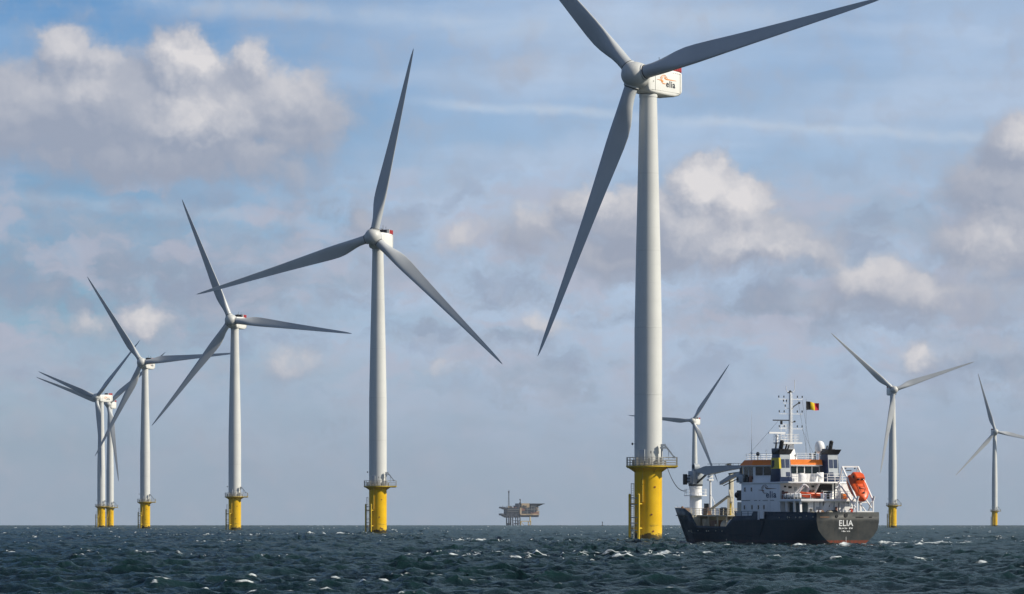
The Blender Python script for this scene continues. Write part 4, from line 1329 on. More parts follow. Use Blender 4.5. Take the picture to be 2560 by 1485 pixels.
    MB().tube([(mx, my - 0.2, 15.4), (mx, my - 0.6, 15.55)], 0.07, 8).ball((mx, my - 0.65, 15.55), 0.13, 10, 6).build('horn', [M['dkgrey']], ms)
    MB().tube([(mx, my, 19.2), (mx, my + 0.4, 19.3), (mx, my + 0.55, 19.5), (mx, my + 0.58, 20.0)], 0.04, 6).build('antenna', [M['white']], ms)
    MB().tube([(mx, my, 19.2), (mx, my - 0.5, 19.3), (mx, my - 0.62, 19.5), (mx, my - 0.64, 20.75)], 0.04, 6).build('antenna', [M['white']], ms)
    MB().bar((mx, my - 0.3, 19.25), (mx, my + 0.35, 19.15), 0.14).ball((mx, my, 19.3), 0.18, 8, 6).build('mast_head', [M['dkgrey']], ms)
    mb = MB()
    for (t, z, tt, ss) in ((-1.7, 18.3, -2.1, 13.2), (-1.1, 18.3, -1.5, 13.0), (-1.7, 14.6, -2.6, 12.8), (1.6, 15.7, 3.9, 19.0)):
        mb.cyl((mx, my + t, z), (ss, tt, 10.6 if t < 0 else 11.3), 0.014, n=5)
    mb.build('rigging', [M['dkgrey']], ms)
    # --- satellite dome, whip antennas, searchlight
    sx, sy = 13.4, -3.35
    MB().cyl((sx, sy, 10.0), (sx, sy, 11.6), 0.11, n=10).lathe([(0.18, 11.5), (0.45, 11.68), (0.60, 11.85), (0.62, 12.2), (0.60, 12.55), (0.50, 12.85), (0.33, 13.03), (0.12, 13.1), (0.01, 13.11)], 24, 0, Matrix.Translation((sx, sy, 0))).box((sx - 0.6, sy - 0.4, 9.95), (sx + 0.6, sy + 0.9, 10.1)).build('satellite_dome', [M['white']], ship)
    MB().cyl((17.9, 3.95, 10.5), (17.9, 3.95, 13.4), 0.06, 0.04, 8).cyl((17.9, 3.95, 13.4), (17.9, 3.95, 16.9), 0.026, 0.012, 6).ball((17.9, 3.95, 11.55), (0.12, 0.12, 0.2), 8, 6).build('whip_antenna', [M['white']], ship)
    MB().cyl((15.6, 3.1, 10.4), (15.6, 3.1, 12.0), 0.04, 0.03, 8).bar((15.6, 2.7, 11.8), (15.6, 3.3, 11.8), 0.04).build('whip_antenna', [M['white']], ship)
    MB().cyl((16.9, 3.6, 10.5), (16.9, 3.6, 11.2), 0.06, n=8).ball((16.9, 3.6, 11.45), (0.24, 0.24, 0.27), 12, 8).build('searchlight', [M['black']], ship)
    # --- free-fall launching frame at the stern
    fl, fr = -1.62, -3.86
    top_s, bot_s = 4.4, 0.62
    zt, zb = 9.72, 5.55
    mb = MB()
    for t in (fl, fr):
        mb.bar((top_s, t, zt), (bot_s, t, zb), 0.17)
        mb.bar((bot_s, t, zb), (bot_s, t, 3.12), 0.17)
        mb.bar((top_s + 0.0, t, zt), (top_s + 1.6, t, 5.72), 0.13)
        mb.bar((top_s + 1.1, t, 7.9), (bot_s + 0.35, t, 4.6), 0.13)
        mb.bar((bot_s + 0.4, t, 5.4), (bot_s + 1.9, t, 3.12), 0.11)
        mb.bar((bot_s, t, zb), (bot_s - 0.1, t + (-0.1), zb + 0.5), 0.22)
    mb.bar((top_s, fl, zt), (top_s, fr, zt), 0.17)
    mb.bar((bot_s, fl, 4.15), (bot_s, fr, 4.15), 0.15)
    mb.bar((bot_s + 1.3, fl, 5.3), (bot_s + 1.3, fr, 5.3), 0.13)
    mb.bar((bot_s, (fl + fr) / 2 - 0.15, 4.15), (bot_s + 1.3, (fl + fr) / 2 + 0.2, 5.3), 0.12)
    mb.build('launching_frame', [M['white']], ship)
    MB().bar((top_s, -2.2, 9.25), (top_s, -2.9, 9.25), 0.12).cyl((top_s, -2.1, 9.45), (top_s, -2.1, 9.6), 0.1, n=8).cyl((top_s, -3.4, 9.45), (top_s, -3.4, 9.6), 0.1, n=8).build('hoist_beam', [M['dkgrey']], ship)
    # stern gear on the aft deck
    for (s, t, r, h, m) in ((2.4, 2.5, 0.34, 0.9, 'brown'), (2.9, 3.4, 0.30, 0.7, 'cream'), (2.2, 1.35, 0.30, 0.8, 'cream'), (3.0, 0.9, 0.38, 0.8, 'dkgrey'), (3.4, 0.1, 0.42, 0.8, 'dkgrey')):
        MB().cyl((s - 0.35, t, 3.15 + h), (s + 0.35, t, 3.15 + h), r, n=16).box((s - 0.4, t - 0.08, 3.12), (s + 0.4, t + 0.08, 3.15 + h)).build('mooring_winch', [M[m]], ship)
    for (s, t) in ((1.0, -0.2), (1.0, -0.75), (0.9, 3.4), (0.9, 3.9)):
        MB().cyl((s, t, 3.12), (s, t, 4.3), 0.11, n=10).cyl((s, t, 4.22), (s, t, 4.32), 0.16, n=10).build('bollard', [M['white']], ship)
    for (s, t, z) in ((4.55, -0.6, 4.7), (4.6, 1.4, 4.9), (4.6, -2.0, 4.2)):
        MB().cyl((s, t, 3.15), (s, t, 5.4), 0.07, n=8).build('vent_pipe', [M['grey']], ship)
    MB().prism([(-0.1, 0), (1.6, 0), (0.6, 1.25), (-0.1, 1.25)], -0.05, 0.05, 0, Matrix.Translation((4.62, -1.9, 3.9)) @ Matrix.Rotation(R(-90), 4, 'Z') @ Matrix.Rotation(R(90), 4, 'X')).build('shield_plate', [M['white']], ship)
    # pillar, slanted plates and dark stores on the boat deck, starboard
    MB().cyl((4.4, -0.55, 5.7), (4.4, -0.55, 7.7), 0.09, n=10).build('pillar', [M['dkgrey']], boat_deck)
    MB().box((8.4, -2.4, 5.72), (9.4, -0.9, 7.6)).build('stair_tower', [M['black']], ship)
    MB().box((6.5, -4.1, 5.72), (7.6, -2.6, 7.6)).build('store_house', [M['white']], ship)
    MB().bar((5.2, -1.5, 6.3), (5.2, -1.95, 7.3), 0.1).bar((5.0, -0.9, 7.0), (5.0, -1.9, 7.55), 0.22).build('deck_stay', [M['white']], ship)
    # pipes, boxes, ladders and lamps on the aft bulkheads
    for (t, z0, z1) in ((2.2, 3.2, 5.4), (0.9, 3.2, 5.4), (-1.3, 3.2, 5.3), (-2.6, 3.2, 5.4)):
        MB().bar((4.66, t, z0), (4.66, t, z1), 0.07).build('pipe', [M['dkgrey']], ship)
    for (t, z, w, h, m) in ((1.6, 4.6, 0.5, 0.3, 'grey'), (0.2, 4.9, 0.35, 0.25, 'dkgrey'), (-0.9, 4.5, 0.3, 0.5, 'rigred'), (-2.1, 4.9, 0.4, 0.3, 'dkgrey'), (2.6, 4.2, 0.3, 0.7, 'dkgrey')):
        MB().box((4.58, t - w / 2, z - h / 2), (4.7, t + w / 2, z + h / 2)).build('wall_box', [M[m]], ship)
    for (t, z, w, h, m) in ((2.9, 7.2, 0.4, 0.25, 'dkgrey'), (3.6, 7.3, 0.25, 0.2, 'black'), (2.1, 7.0, 0.3, 0.5, 'grey'), (-0.3, 7.3, 0.35, 0.2, 'dkgrey'), (3.9, 6.6, 0.25, 0.4, 'black')):
        MB().box((9.54, t - w / 2, z - h / 2), (9.68, t + w / 2, z + h / 2)).build('wall_box', [M[m]], deckhouse)
    for (s, t) in ((7.0, -0.4), (6.2, -1.0), (5.0, 0.9), (5.6, 0.1)):
        MB().cyl((s, t, 5.72), (s, t, 6.25), 0.16, n=10).ball((s, t, 6.3), (0.26, 0.26, 0.16), 10, 6).build('vent_head', [M['white']], ship)
    mb = MB()
    for t in (-3.45, -3.05):
        mb.bar((4.1, t, 3.15), (5.0, t, 5.7), 0.06)
    for k in range(7):
        mb.bar((4.15 + k * 0.13, -3.45, 3.4 + k * 0.36), (4.15 + k * 0.13, -3.05, 3.4 + k * 0.36), 0.05)
    mb.build('ladder', [M['white']], ship)
    for (s, t, h) in ((10.4, 0.9, 1.1), (9.2, -0.4, 0.7), (8.6, 1.6, 0.9), (9.9, -1.6, 1.2)):
        MB().box((s - 0.25, t - 0.3, 7.88), (s + 0.25, t + 0.3, 7.88 + h)).build('deck_locker', [M['white']], ship, bevel=0.04)
    MB().cyl((8.2, -0.9, 8.3), (8.9, -0.5, 8.9), 0.2, n=12).build('liferaft_tube', [M['white']], ship)
    # davit for the rescue boat
    mb = MB()
    mb.tube([(7.6, 2.75, 5.75), (7.2, 2.85, 6.8), (7.0, 2.5, 7.45), (6.9, 2.2, 7.5)], 0.10, 8)
    mb.tube([(6.9, 2.2, 7.5), (6.8, 1.85, 7.2), (6.75, 1.75, 6.3)], 0.08, 8)
    mb.bar((7.4, 4.0, 5.9), (7.0, 2.3, 7.6), 0.09); mb.bar((7.3, 3.7, 5.9), (6.9, 2.0, 7.5), 0.06); mb.bar((8.2, 3.6, 5.75), (7.6, 1.9, 7.65), 0.13)
    mb.build('boat_davit', [M['white']], ship)


build_ship_top()


def build_ship_fore():
    # --- trunk deck with rail over the well, machinery underneath
    td = MB().box((26.4, -2.9, 3.62), (37.0, 3.0, 3.76)).build('trunk_deck', [M['cream']], ship)
    for s in (27.0, 29.6, 32.2, 34.8):
        MB().bar((s, 2.8, 1.5), (s, 2.8, 3.62), 0.16).build('pillar', [M['cream']], td)
    railing('railing', [(26.5, 2.95), (36.9, 2.95)], 3.76, 0.85, td, 'cream', 1.1, (0.33, 0.66, 1.0), 0.065)
    railing('railing', [(26.5, 2.95), (26.5, -2.8)], 3.76, 0.85, td, 'cream', 1.1, (0.33, 0.66, 1.0), 0.06)
    railing('railing', [(36.9, 2.95), (39.5, 2.6), (43.5, 1.4)], 3.8, 0.9, ship, 'cream', 1.1, (0.5, 1.0), 0.055)
    for (s, t, r, m) in ((26.6, 2.3, 0.95, 'grey'), (28.6, 2.2, 0.85, 'cream')):
        MB().ball((s, t, 2.3), (r, 0.6, r), 20, 12).build('tank', [M[m]], ship)
    MB().box((30.4, 1.6, 1.5), (32.0, 2.7, 3.1)).build('crate', [M['brown']], ship, bevel=0.03)
    MB().box((33.4, 0.8, 1.5), (34.7, 2.5, 3.3)).build('locker', [M['cream']], ship, bevel=0.03)
    for (s, t, h) in ((25.2, 2.9, 1.5), (29.6, 3.1, 1.1), (33.0, 3.0, 1.2)):
        MB().cyl((s, t, 1.5), (s, t, 1.5 + h), 0.12, n=10).build('vent_pipe', [M['cream']], ship)
    # gear on the trunk and forecastle
    r_ = random.Random(4)
    for i in range(9):
        s = 28.0 + i * 1.05; t = r_.uniform(-1.8, 1.4); h = r_.uniform(0.5, 1.0)
        MB().box((s - 0.4, t - 0.4, 3.76), (s + 0.4, t + 0.4, 3.76 + h)).cyl((s - 0.45, t + 0.1, 3.76 + h * 0.8), (s + 0.45, t + 0.1, 3.76 + h * 0.8), 0.28, n=10).build('deck_winch', [M[('dkgrey', 'dkgrey', 'brown')[i % 3]]], ship)
    MB().box((36.9, 0.2, 3.8), (37.5, 0.8, 5.3)).build('control_box', [M['dkgrey']], ship, bevel=0.04)
    MB().box((44.0, -0.9, 3.8), (45.2, 0.9, 4.75)).cyl((43.4, -0.9, 4.3), (43.4, 0.9, 4.3), 0.4, n=14).build('windlass', [M['brown']], ship, bevel=0.02)
    MB().bar((40.2, 2.6, 3.8), (40.2, 2.6, 4.7), 0.22).ball((40.2, 2.6, 4.75), 0.2, 10, 6).build('vent_post', [M['brown']], ship)
    # --- bow crane
    cx, cy = 40.8, 0.35
    cr = MB().lathe([(0.92, 3.7), (0.80, 3.95), (0.78, 7.2), (0.82, 7.25), (0.86, 7.5), (0.86, 7.62)], 32, 0, Matrix.Translation((cx, cy, 0))).build('bow_crane', [M['white']], ship)
    MB().lathe([(0.85, 6.3), (1.5, 6.3), (1.5, 6.4), (0.85, 6.4)], 24, 0, Matrix.Translation((cx, cy, 0))).build('crane_platform', [M['white']], cr)
    mb = MB()
    for i in range(12):
        a = 2 * math.pi * i / 12; b = 2 * math.pi * (i + 1) / 12
        p = (cx + 1.46 * math.cos(a), cy + 1.46 * math.sin(a)); q = (cx + 1.46 * math.cos(b), cy + 1.46 * math.sin(b))
        mb.bar((*p, 6.4), (*p, 7.2), 0.035)
        for z in (6.8, 7.2):
            mb.bar((*p, z), (*q, z), 0.03)
    mb.build('railing', [M['white']], cr)
    MB().lathe([(0.90, 7.62), (0.95, 7.66), (0.95, 7.8), (0.9, 7.84)], 24, 0, Matrix.Translation((cx, cy, 0))).build('slewing_ring', [M['dkgrey']], cr)
    mb = MB()
    mb.box((cx - 0.75, cy - 0.7, 7.84), (cx + 0.75, cy + 0.75, 9.6))
    mb.box((cx - 0.4, cy + 0.75, 8.0), (cx + 0.5, cy + 1.05, 8.9))
    mb.box((cx - 1.2, cy - 0.5, 8.5), (cx - 0.75, cy + 0.3, 9.4))
    mb.build('crane_body', [M['grey']], cr, bevel=0.05)
    MB().box((cx + 0.5, cy + 0.95, 7.8), (cx + 1.0, cy + 1.4, 9.2)).build('operator_cab', [M['dkgrey']], cr, bevel=0.05)
    mb = MB()
    for z in (8.2, 8.6, 9.0):
        mb.bar((cx - 0.5, cy + 1.08, z), (cx + 0.4, cy + 1.08, z), 0.1)
    mb.build('hydraulic_hose', [M['black']], cr)
    MB().cyl((cx - 0.25, cy - 0.3, 10.15), (cx - 0.25, cy + 0.45, 10.15), 0.42, n=20).cyl((cx - 0.25, cy + 0.38, 10.15), (cx - 0.25, cy + 0.47, 10.15), 0.47, n=20).cyl((cx - 0.25, cy + 0.40, 10.15), (cx - 0.25, cy + 0.49, 10.15), 0.3, n=16, mi=1).build('winch_drum', [M['grey'], M['black']], cr)
    # jib: deep box at the knuckle, tapering aft
    secs = []
    for (s, zt, zb, w) in ((cx + 0.55, 9.75, 9.45, 0.32), (cx - 1.2, 9.85, 9.4, 0.34), (cx - 3.0, 10.15, 9.15, 0.36), (cx - 3.6, 10.22, 9.02, 0.36), (cx - 8.0, 10.22, 9.45, 0.34), (27.2, 10.2, 9.85, 0.28)):
        secs.append([(s, cy - w, zb), (s, cy + w, zb), (s, cy + w, zt), (s, cy - w, zt)])
    MB().loft(secs).build('jib', [M['grey']], cr, sharp=15)
    mb = MB()
    mb.bar((cx - 0.6, cy + 0.1, 8.0), (cx - 3.3, cy + 0.1, 9.1), 0.2)
    mb.build('jib_ram', [M['dkgrey']], cr)
    mb = MB()
    mb.box((27.0, cy - 0.25, 9.1), (27.7, cy + 0.25, 10.1)); mb.tube([(27.3, cy, 9.2), (27.2, cy, 8.6)], 0.12, 8)
    mb.cyl((31.2, cy - 0.3, 10.32), (31.2, cy + 0.3, 10.32), 0.15, n=12)
    for (a, b) in ((cx - 3.5, 30.5), (31.5, 27.5)):
        mb.cyl((a, cy, 10.48), (b, cy, 10.42), 0.03, n=5)
    for s in (36.0, 34.0, 32.2, 30.0, 28.5):
        mb.bar((s, cy, 10.2), (s, cy, 10.46), 0.04)
    mb.build('hoist_gear', [M['dkgrey']], cr)
    # --- second, folded crane nearer the house
    px, py = 31.6, -0.2
    bc = MB().prism([(px - 0.32, py - 0.32), (px + 0.32, py - 0.32), (px + 0.32, py + 0.32), (px - 0.32, py + 0.32)], 1.5, 9.15, 0,
                    top=[(px - 0.24, py - 0.24), (px + 0.24, py - 0.24), (px + 0.24, py + 0.24), (px - 0.24, py + 0.24)]).build('folding_crane', [M['cream']], ship, bevel=0.04)
    MB().loft([[(33.5, py + 0.35, 7.72), (33.5, py + 0.75, 7.72), (33.5, py + 0.75, 8.12), (33.5, py + 0.35, 8.12)], [(31.0, py + 0.35, 8.3), (31.0, py + 0.75, 8.3), (31.0, py + 0.75, 8.85), (31.0, py + 0.35, 8.85)], [(27.6, py + 0.35, 9.1), (27.6, py + 0.75, 9.1), (27.6, py + 0.75, 9.45), (27.6, py + 0.35, 9.45)]]).build('jib', [M['grey']], bc)
    MB().bar((31.9, py + 0.2, 9.15), (27.8, py + 0.4, 9.35), 0.14).bar((33.2, py + 0.3, 7.6), (28.5, py + 0.3, 8.6), 0.09).build('jib_ram', [M['dkgrey']], bc)
    mb = MB()
    mb.bar((px + 0.1, py + 0.4, 6.2), (px + 3.9, py + 1.2, 4.4), 0.3, 0.24)
    mb.bar((px - 0.3, py + 0.4, 7.0), (px - 2.0, py + 0.9, 5.4), 0.2); mb.bar((px - 2.0, py + 0.9, 5.4), (px - 2.3, py + 0.9, 4.0), 0.18)
    mb.bar((px - 0.2, py + 0.5, 6.0), (px - 0.9, py + 0.9, 3.8), 0.28); mb.bar((px - 1.4, py + 0.6, 6.1), (px - 1.2, py + 0.9, 3.8), 0.18)
    mb.build('crane_strut', [M['cream']], bc)
    MB().cyl((px - 1.7, py + 1.0, 3.76), (px - 1.7, py + 1.0, 5.3), 0.12, n=8).build('hydraulic_hose', [M['yrail']], bc)
    # --- lamp mast between the cranes
    lx, ly = 36.6, 0.3
    MB().cyl((lx, ly, 3.76), (lx, ly, 8.3), 0.20, 0.13, 10).box((lx - 0.3, ly - 0.35, 8.3), (lx + 0.3, ly + 0.35, 8.5)).box((lx - 0.25, ly - 0.3, 8.7), (lx + 0.25, ly + 0.3, 8.95)).bar((lx, ly - 0.3, 8.2), (lx, ly - 0.3, 9.2), 0.05).bar((lx, ly + 0.3, 8.2), (lx, ly + 0.3, 9.2), 0.05).bar((lx, ly, 6.6), (lx - 1.2, ly, 5.4), 0.06).bar((lx - 1.2, ly, 5.5), (lx - 1.2, ly, 3.8), 0.08).build('lamp_mast', [M['white']], ship)
    # dark drums beside the house front, well-deck boxes at its foot
    MB().box((20.6, 3.4, 5.6), (21.7, 4.1, 6.9)).cyl((21.4, 3.9, 6.3), (22.0, 3.9, 6.3), 0.4, n=14).build('hose_reel', [M['black']], ship)
    MB().box((20.3, 2.2, 3.15), (21.8, 4.0, 5.4)).build('vent_house', [M['cream']], ship, bevel=0.04)
    for s in (16.4, 18.2, 20.0, 21.7):
        MB().bar((s, 4.30, 3.6), (s, 4.30, 4.25), 0.08).build('rail_post', [M['hull']], ship)
    MB().bar((15.4, 4.30, 4.25), (21.9, 4.30, 4.22), 0.09).bar((15.4, 4.30, 3.95), (21.9, 4.30, 3.92), 0.07).box((16.2, 4.22, 3.6), (21.9, 4.26, 4.1)).build('side_rail', [M['grey']], ship)


build_ship_fore()


def on_ship(x, y, z):
    v = Matrix.Translation((SHIP_X, SHIP_Y, 0)) @ Matrix.Rotation(SHIP_YAW, 4, 'Z') @ Vector((x, y, z))
    return v


# ------------------------------------------------------------------ boats and rafts carried by the ship
def build_lifeboat():
    """bow towards local +x, deck up +z; then laid on the slope of the launching frame"""
    t = thing('lifeboat', 'orange enclosed lifeboat hanging bow-down in the white stern frame', 'lifeboat')
    xs = [-2.6, -2.45, -1.8, -0.6, 0.6, 1.5, 2.2, 2.65, 2.9]
    hb = [0.55, 0.80, 0.98, 1.05, 1.02, 0.86, 0.58, 0.28, 0.06]
    kb = [-0.25, -0.55, -0.78, -0.85, -0.82, -0.72, -0.52, -0.25, 0.02]
    tp = [0.35, 0.55, 0.66, 0.70, 0.66, 0.58, 0.48, 0.36, 0.22]
    low, up = [], []
    for x, b, k, p in zip(xs, hb, kb, tp):
        r = []
        for i in range(13):
            a = math.pi * i / 12
            r.append((x, b * math.cos(a) * (1 - 0.18 * math.sin(a) ** 2), 0.12 - (0.12 - k) * math.sin(a) ** 0.75))
        low.append(r + [(x, 0, 0.12)])
        q = []
        for i in range(13):
            a = math.pi * i / 12
            q.append((x, b * 0.985 * math.cos(a), 0.14 + (p - 0.14) * math.sin(a) ** 0.6))
        up.append(q + [(x, 0, 0.14)])
    MB().loft(low).build('hull', [M['lifehull']], t, sharp=30)
    can = MB().loft(up).build('canopy', [M['lifeboat']], t, sharp=30)
    cab = []
    for (x, w, z) in ((-2.35, 0.42, 0.60), (-2.2, 0.55, 1.08), (-1.5, 0.60, 1.30), (-0.75, 0.58, 1.28), (-0.35, 0.52, 0.95), (-0.05, 0.45, 0.62)):
        cab.append([(x, -w - 0.12, 0.4), (x, w + 0.12, 0.4), (x, w, z - 0.08), (x, w - 0.12, z), (x, -w + 0.12, z), (x, -w, z - 0.08)])
    cb = MB().loft(cab).build('cabin', [M['lifeboat']], t, sharp=25)
    for y in (-0.26, 0.26):
        MB().box((-0.62, y - 0.15, 1.0), (-0.42, y + 0.15, 1.2)).build('window', [M['glass']], cb, bevel=0.03)
    for y in (-0.66, 0.66):
        MB().box((-1.5, y - 0.05, 0.85), (-1.1, y + 0.05, 1.05)).build('window', [M['glass']], cb, bevel=0.03)
    MB().box((0.5, -0.25, 0.60), (1.0, 0.25, 0.76)).build('hatch', [M['lifehull']], can, bevel=0.03)
    MB().tube([(-0.1, 0.45, 0.72), (1.6, 0.32, 0.70)], 0.03, 6).build('grab_rail', [M['dkgrey']], can)
    MB().tube([(-0.1, -0.45, 0.72), (1.6, -0.32, 0.70)], 0.03, 6).build('grab_rail', [M['dkgrey']], can)
    MB().box((1.7, -0.1, 0.52), (1.9, 0.1, 0.68)).build('cleat', [M['dkgrey']], can)
    # slope: bow aft and down
    m = Matrix.Translation((SHIP_X, SHIP_Y, 0)) @ Matrix.Rotation(SHIP_YAW, 4, 'Z') @ Matrix.Translation((2.35, -2.72, 7.0)) @ Matrix.Rotation(R(180), 4, 'Z') @ Matrix.Rotation(R(46), 4, 'Y') @ Matrix.Diagonal((0.76, 1.12, 1.12, 1))
    t.matrix_world = m
    return t


build_lifeboat()


def build_rescue_boat():
    t = thing('rescue_boat', 'red open rescue boat lying on the white boat deck under its davit', 'boat')
    xs = [-1.5, -1.2, -0.4, 0.5, 1.1, 1.5, 1.62]
    b = [0.55, 0.62, 0.66, 0.60, 0.42, 0.15, 0.03]
    k = [-0.18, -0.26, -0.30, -0.28, -0.20, -0.02, 0.12]
    secs = []
    for x, w, z in zip(xs, b, k):
        sh = 0.22 + 0.06 * max(0, x) ** 2
        secs.append([(x, -w, sh), (x, -w * 0.95, 0.0), (x, -w * 0.5, z * 0.8), (x, 0, z), (x, w * 0.5, z * 0.8), (x, w * 0.95, 0.0), (x, w, sh), (x, w * 0.8, sh), (x, w * 0.7, 0.05), (x, 0, 0.0), (x, -w * 0.7, 0.05), (x, -w * 0.8, sh)])
    MB().loft(secs).build('hull', [M['lifehull']], t, sharp=30)
    mb = MB()
    pts = [(-1.5, -0.58, 0.22), (0.5, -0.62, 0.24), (1.1, -0.45, 0.3), (1.6, 0, 0.38), (1.1, 0.45, 0.3), (0.5, 0.62, 0.24), (-1.5, 0.58, 0.22)]
    mb.tube(pts, 0.11, 8)
    mb.build('fender', [M['lifeboat']], t)
    MB().box((-0.5, -0.25, 0.0), (0.1, 0.25, 0.65)).box((-0.55, -0.3, 0.65), (-0.1, 0.3, 0.72)).build('console', [M['brown']], t, bevel=0.03)
    MB().box((-1.75, -0.18, 0.0), (-1.45, 0.18, 0.7)).build('outboard_motor', [M['black']], t, bevel=0.05)
    t.matrix_world = Matrix.Translation(on_ship(6.3, 1.75, 6.15)) @ Matrix.Rotation(SHIP_YAW + R(100), 4, 'Z')


build_rescue_boat()


def raft(s, t_, z, lab):
    r = thing('life_raft', lab, 'life raft', group='life raft canisters on the boat deck')
    MB().cyl((-0.42, 0, 0), (0.42, 0, 0), 0.30, n=18).ball((-0.42, 0, 0), (0.14, 0.30, 0.30), 18, 8).ball((0.42, 0, 0), (0.14, 0.30, 0.30), 18, 8).build('canister', [M['white']], r)
    for x in (-0.25, 0.25):
        MB().cyl((x - 0.03, 0, 0), (x + 0.03, 0, 0), 0.315, n=18).build('strap', [M['dkgrey']], r)
    MB().box((-0.35, -0.28, -0.42), (0.35, 0.28, -0.26)).build('cradle', [M['dkgrey']], r)
    r.matrix_world = Matrix.Translation(on_ship(s, t_, z)) @ Matrix.Rotation(SHIP_YAW + R(55), 4, 'Z')


raft(8.35, 3.75, 6.14, 'white life raft canister nearest the red box on the boat deck')
raft(7.35, 3.75, 6.14, 'white life raft canister in the middle of the three')
raft(6.2, 3.75, 6.14, 'white life raft canister nearest the red rescue boat')
bx = thing('fire_box', 'red box beside the white life raft canisters', 'box')
MB().box((-0.28, -0.3, 0), (0.28, 0.3, 0.85)).build('case', [M['rigred']], bx, bevel=0.05)
MB().box((-0.3, -0.32, 0.85), (0.3, 0.32, 0.93)).build('lid', [M['rigred']], bx, bevel=0.02)
bx.matrix_world = Matrix.Translation(on_ship(9.1, 3.9, 5.72)) @ Matrix.Rotation(SHIP_YAW, 4, 'Z')
lb = thing('lifebuoy', 'red round buoy on the aft deck rail below the lifeboat', 'buoy')
MB().cyl((-0.12, 0, 0), (0.12, 0, 0), 0.27, n=20).build('ring', [M['red']], lb, bevel=0.05)
MB().cyl((-0.14, 0, 0), (0.14, 0, 0), 0.11, n=14).build('hub', [M['lifehull']], lb)
MB().bar((0, 0, -1.15), (0, 0, 0), 0.07).build('stand', [M['grey']], lb)
lb.matrix_world = Matrix.Translation(on_ship(1.3, -1.15, 4.28)) @ Matrix.Rotation(SHIP_YAW, 4, 'Z')
od = thing('drum', 'orange drum lying on the boat deck inside the launching frame', 'drum')
MB().cyl((-0.3, 0, 0.32), (0.3, 0, 0.32), 0.32, n=16).build('barrel', [M['orange']], od, bevel=0.03)
MB().cyl((0.3, 0, 0.32), (0.5, 0, 0.32), 0.42, n=16).build('flange', [M['brown']], od)
od.matrix_world = Matrix.Translation(on_ship(5.3, -2.55, 5.72)) @ Matrix.Rotation(SHIP_YAW + R(70), 4, 'Z')


def build_flag():
    t = thing('flag', 'black, yellow and red striped flag flying from the mast rigging', 'flag', tuple(on_ship(14.6, -2.05, 17.0)), SHIP_YAW - R(90 + 12))
    # local +x away from the hoist
    for k, m in enumerate(('flagk', 'flagy', 'flagr')):
        vs = []; fs = []; nx, nz = 9, 12
        for side in (0.0, 0.012):
            for i in range(nx + 1):
                for j in range(nz + 1):
                    x = (k + i / nx) * 0.56; z = 1.10 * j / nz
                    wv = 0.10 * math.sin(x * 5.0 + z * 1.6) * (0.3 + 0.5 * x)
                    zz = z * (1 - 0.07 * x) - 0.06 * x + 0.04 * math.sin(x * 4) + 0.05 * x * (1 - z)
                    vs.append((x + 0.05 * (1 - z), wv + side, zz))
        o = (nx + 1) * (nz + 1)
        for i in range(nx):
            for j in range(nz):
                a = i * (nz + 1) + j
                fs.append((a, a + nz + 1, a + nz + 2, a + 1)); fs.append((o + a, o + a + 1, o + a + nz + 2, o + a + nz + 1))
        MB().add(vs, fs).build('stripe', [M[m]], t, sharp=80)
    MB().cyl((-0.03, 0, -6.2), (0.02, 0, 1.4), 0.014, n=6).build('halyard', [M['dkgrey']], t)


build_flag()

# ------------------------------------------------------------------ line from the near platform to the ship
def build_line():
    t1 = TURB[0].location
    a = Vector((t1.x + 2.9, t1.y - 1.2, 11.35)); b = on_ship(42.2, 1.0, 7.0)
    pts = []
    for i in range(21):
        f = i / 20
        p = a.lerp(b, f); p.z -= 4 * 1.1 * f * (1 - f)
        pts.append(p)
    mb = MB()
    mb.tube(pts, 0.055, 8)
    d = (pts[1] - pts[0]).normalized()
    mb.cyl(pts[0], pts[0] + d * 1.2, 0.12, n=8)
    o = mb.build('mooring_line', [M['rope']])
    tag(o, 'dark line sagging from the yellow platform to the bow crane of the ship', 'rope')


build_line()


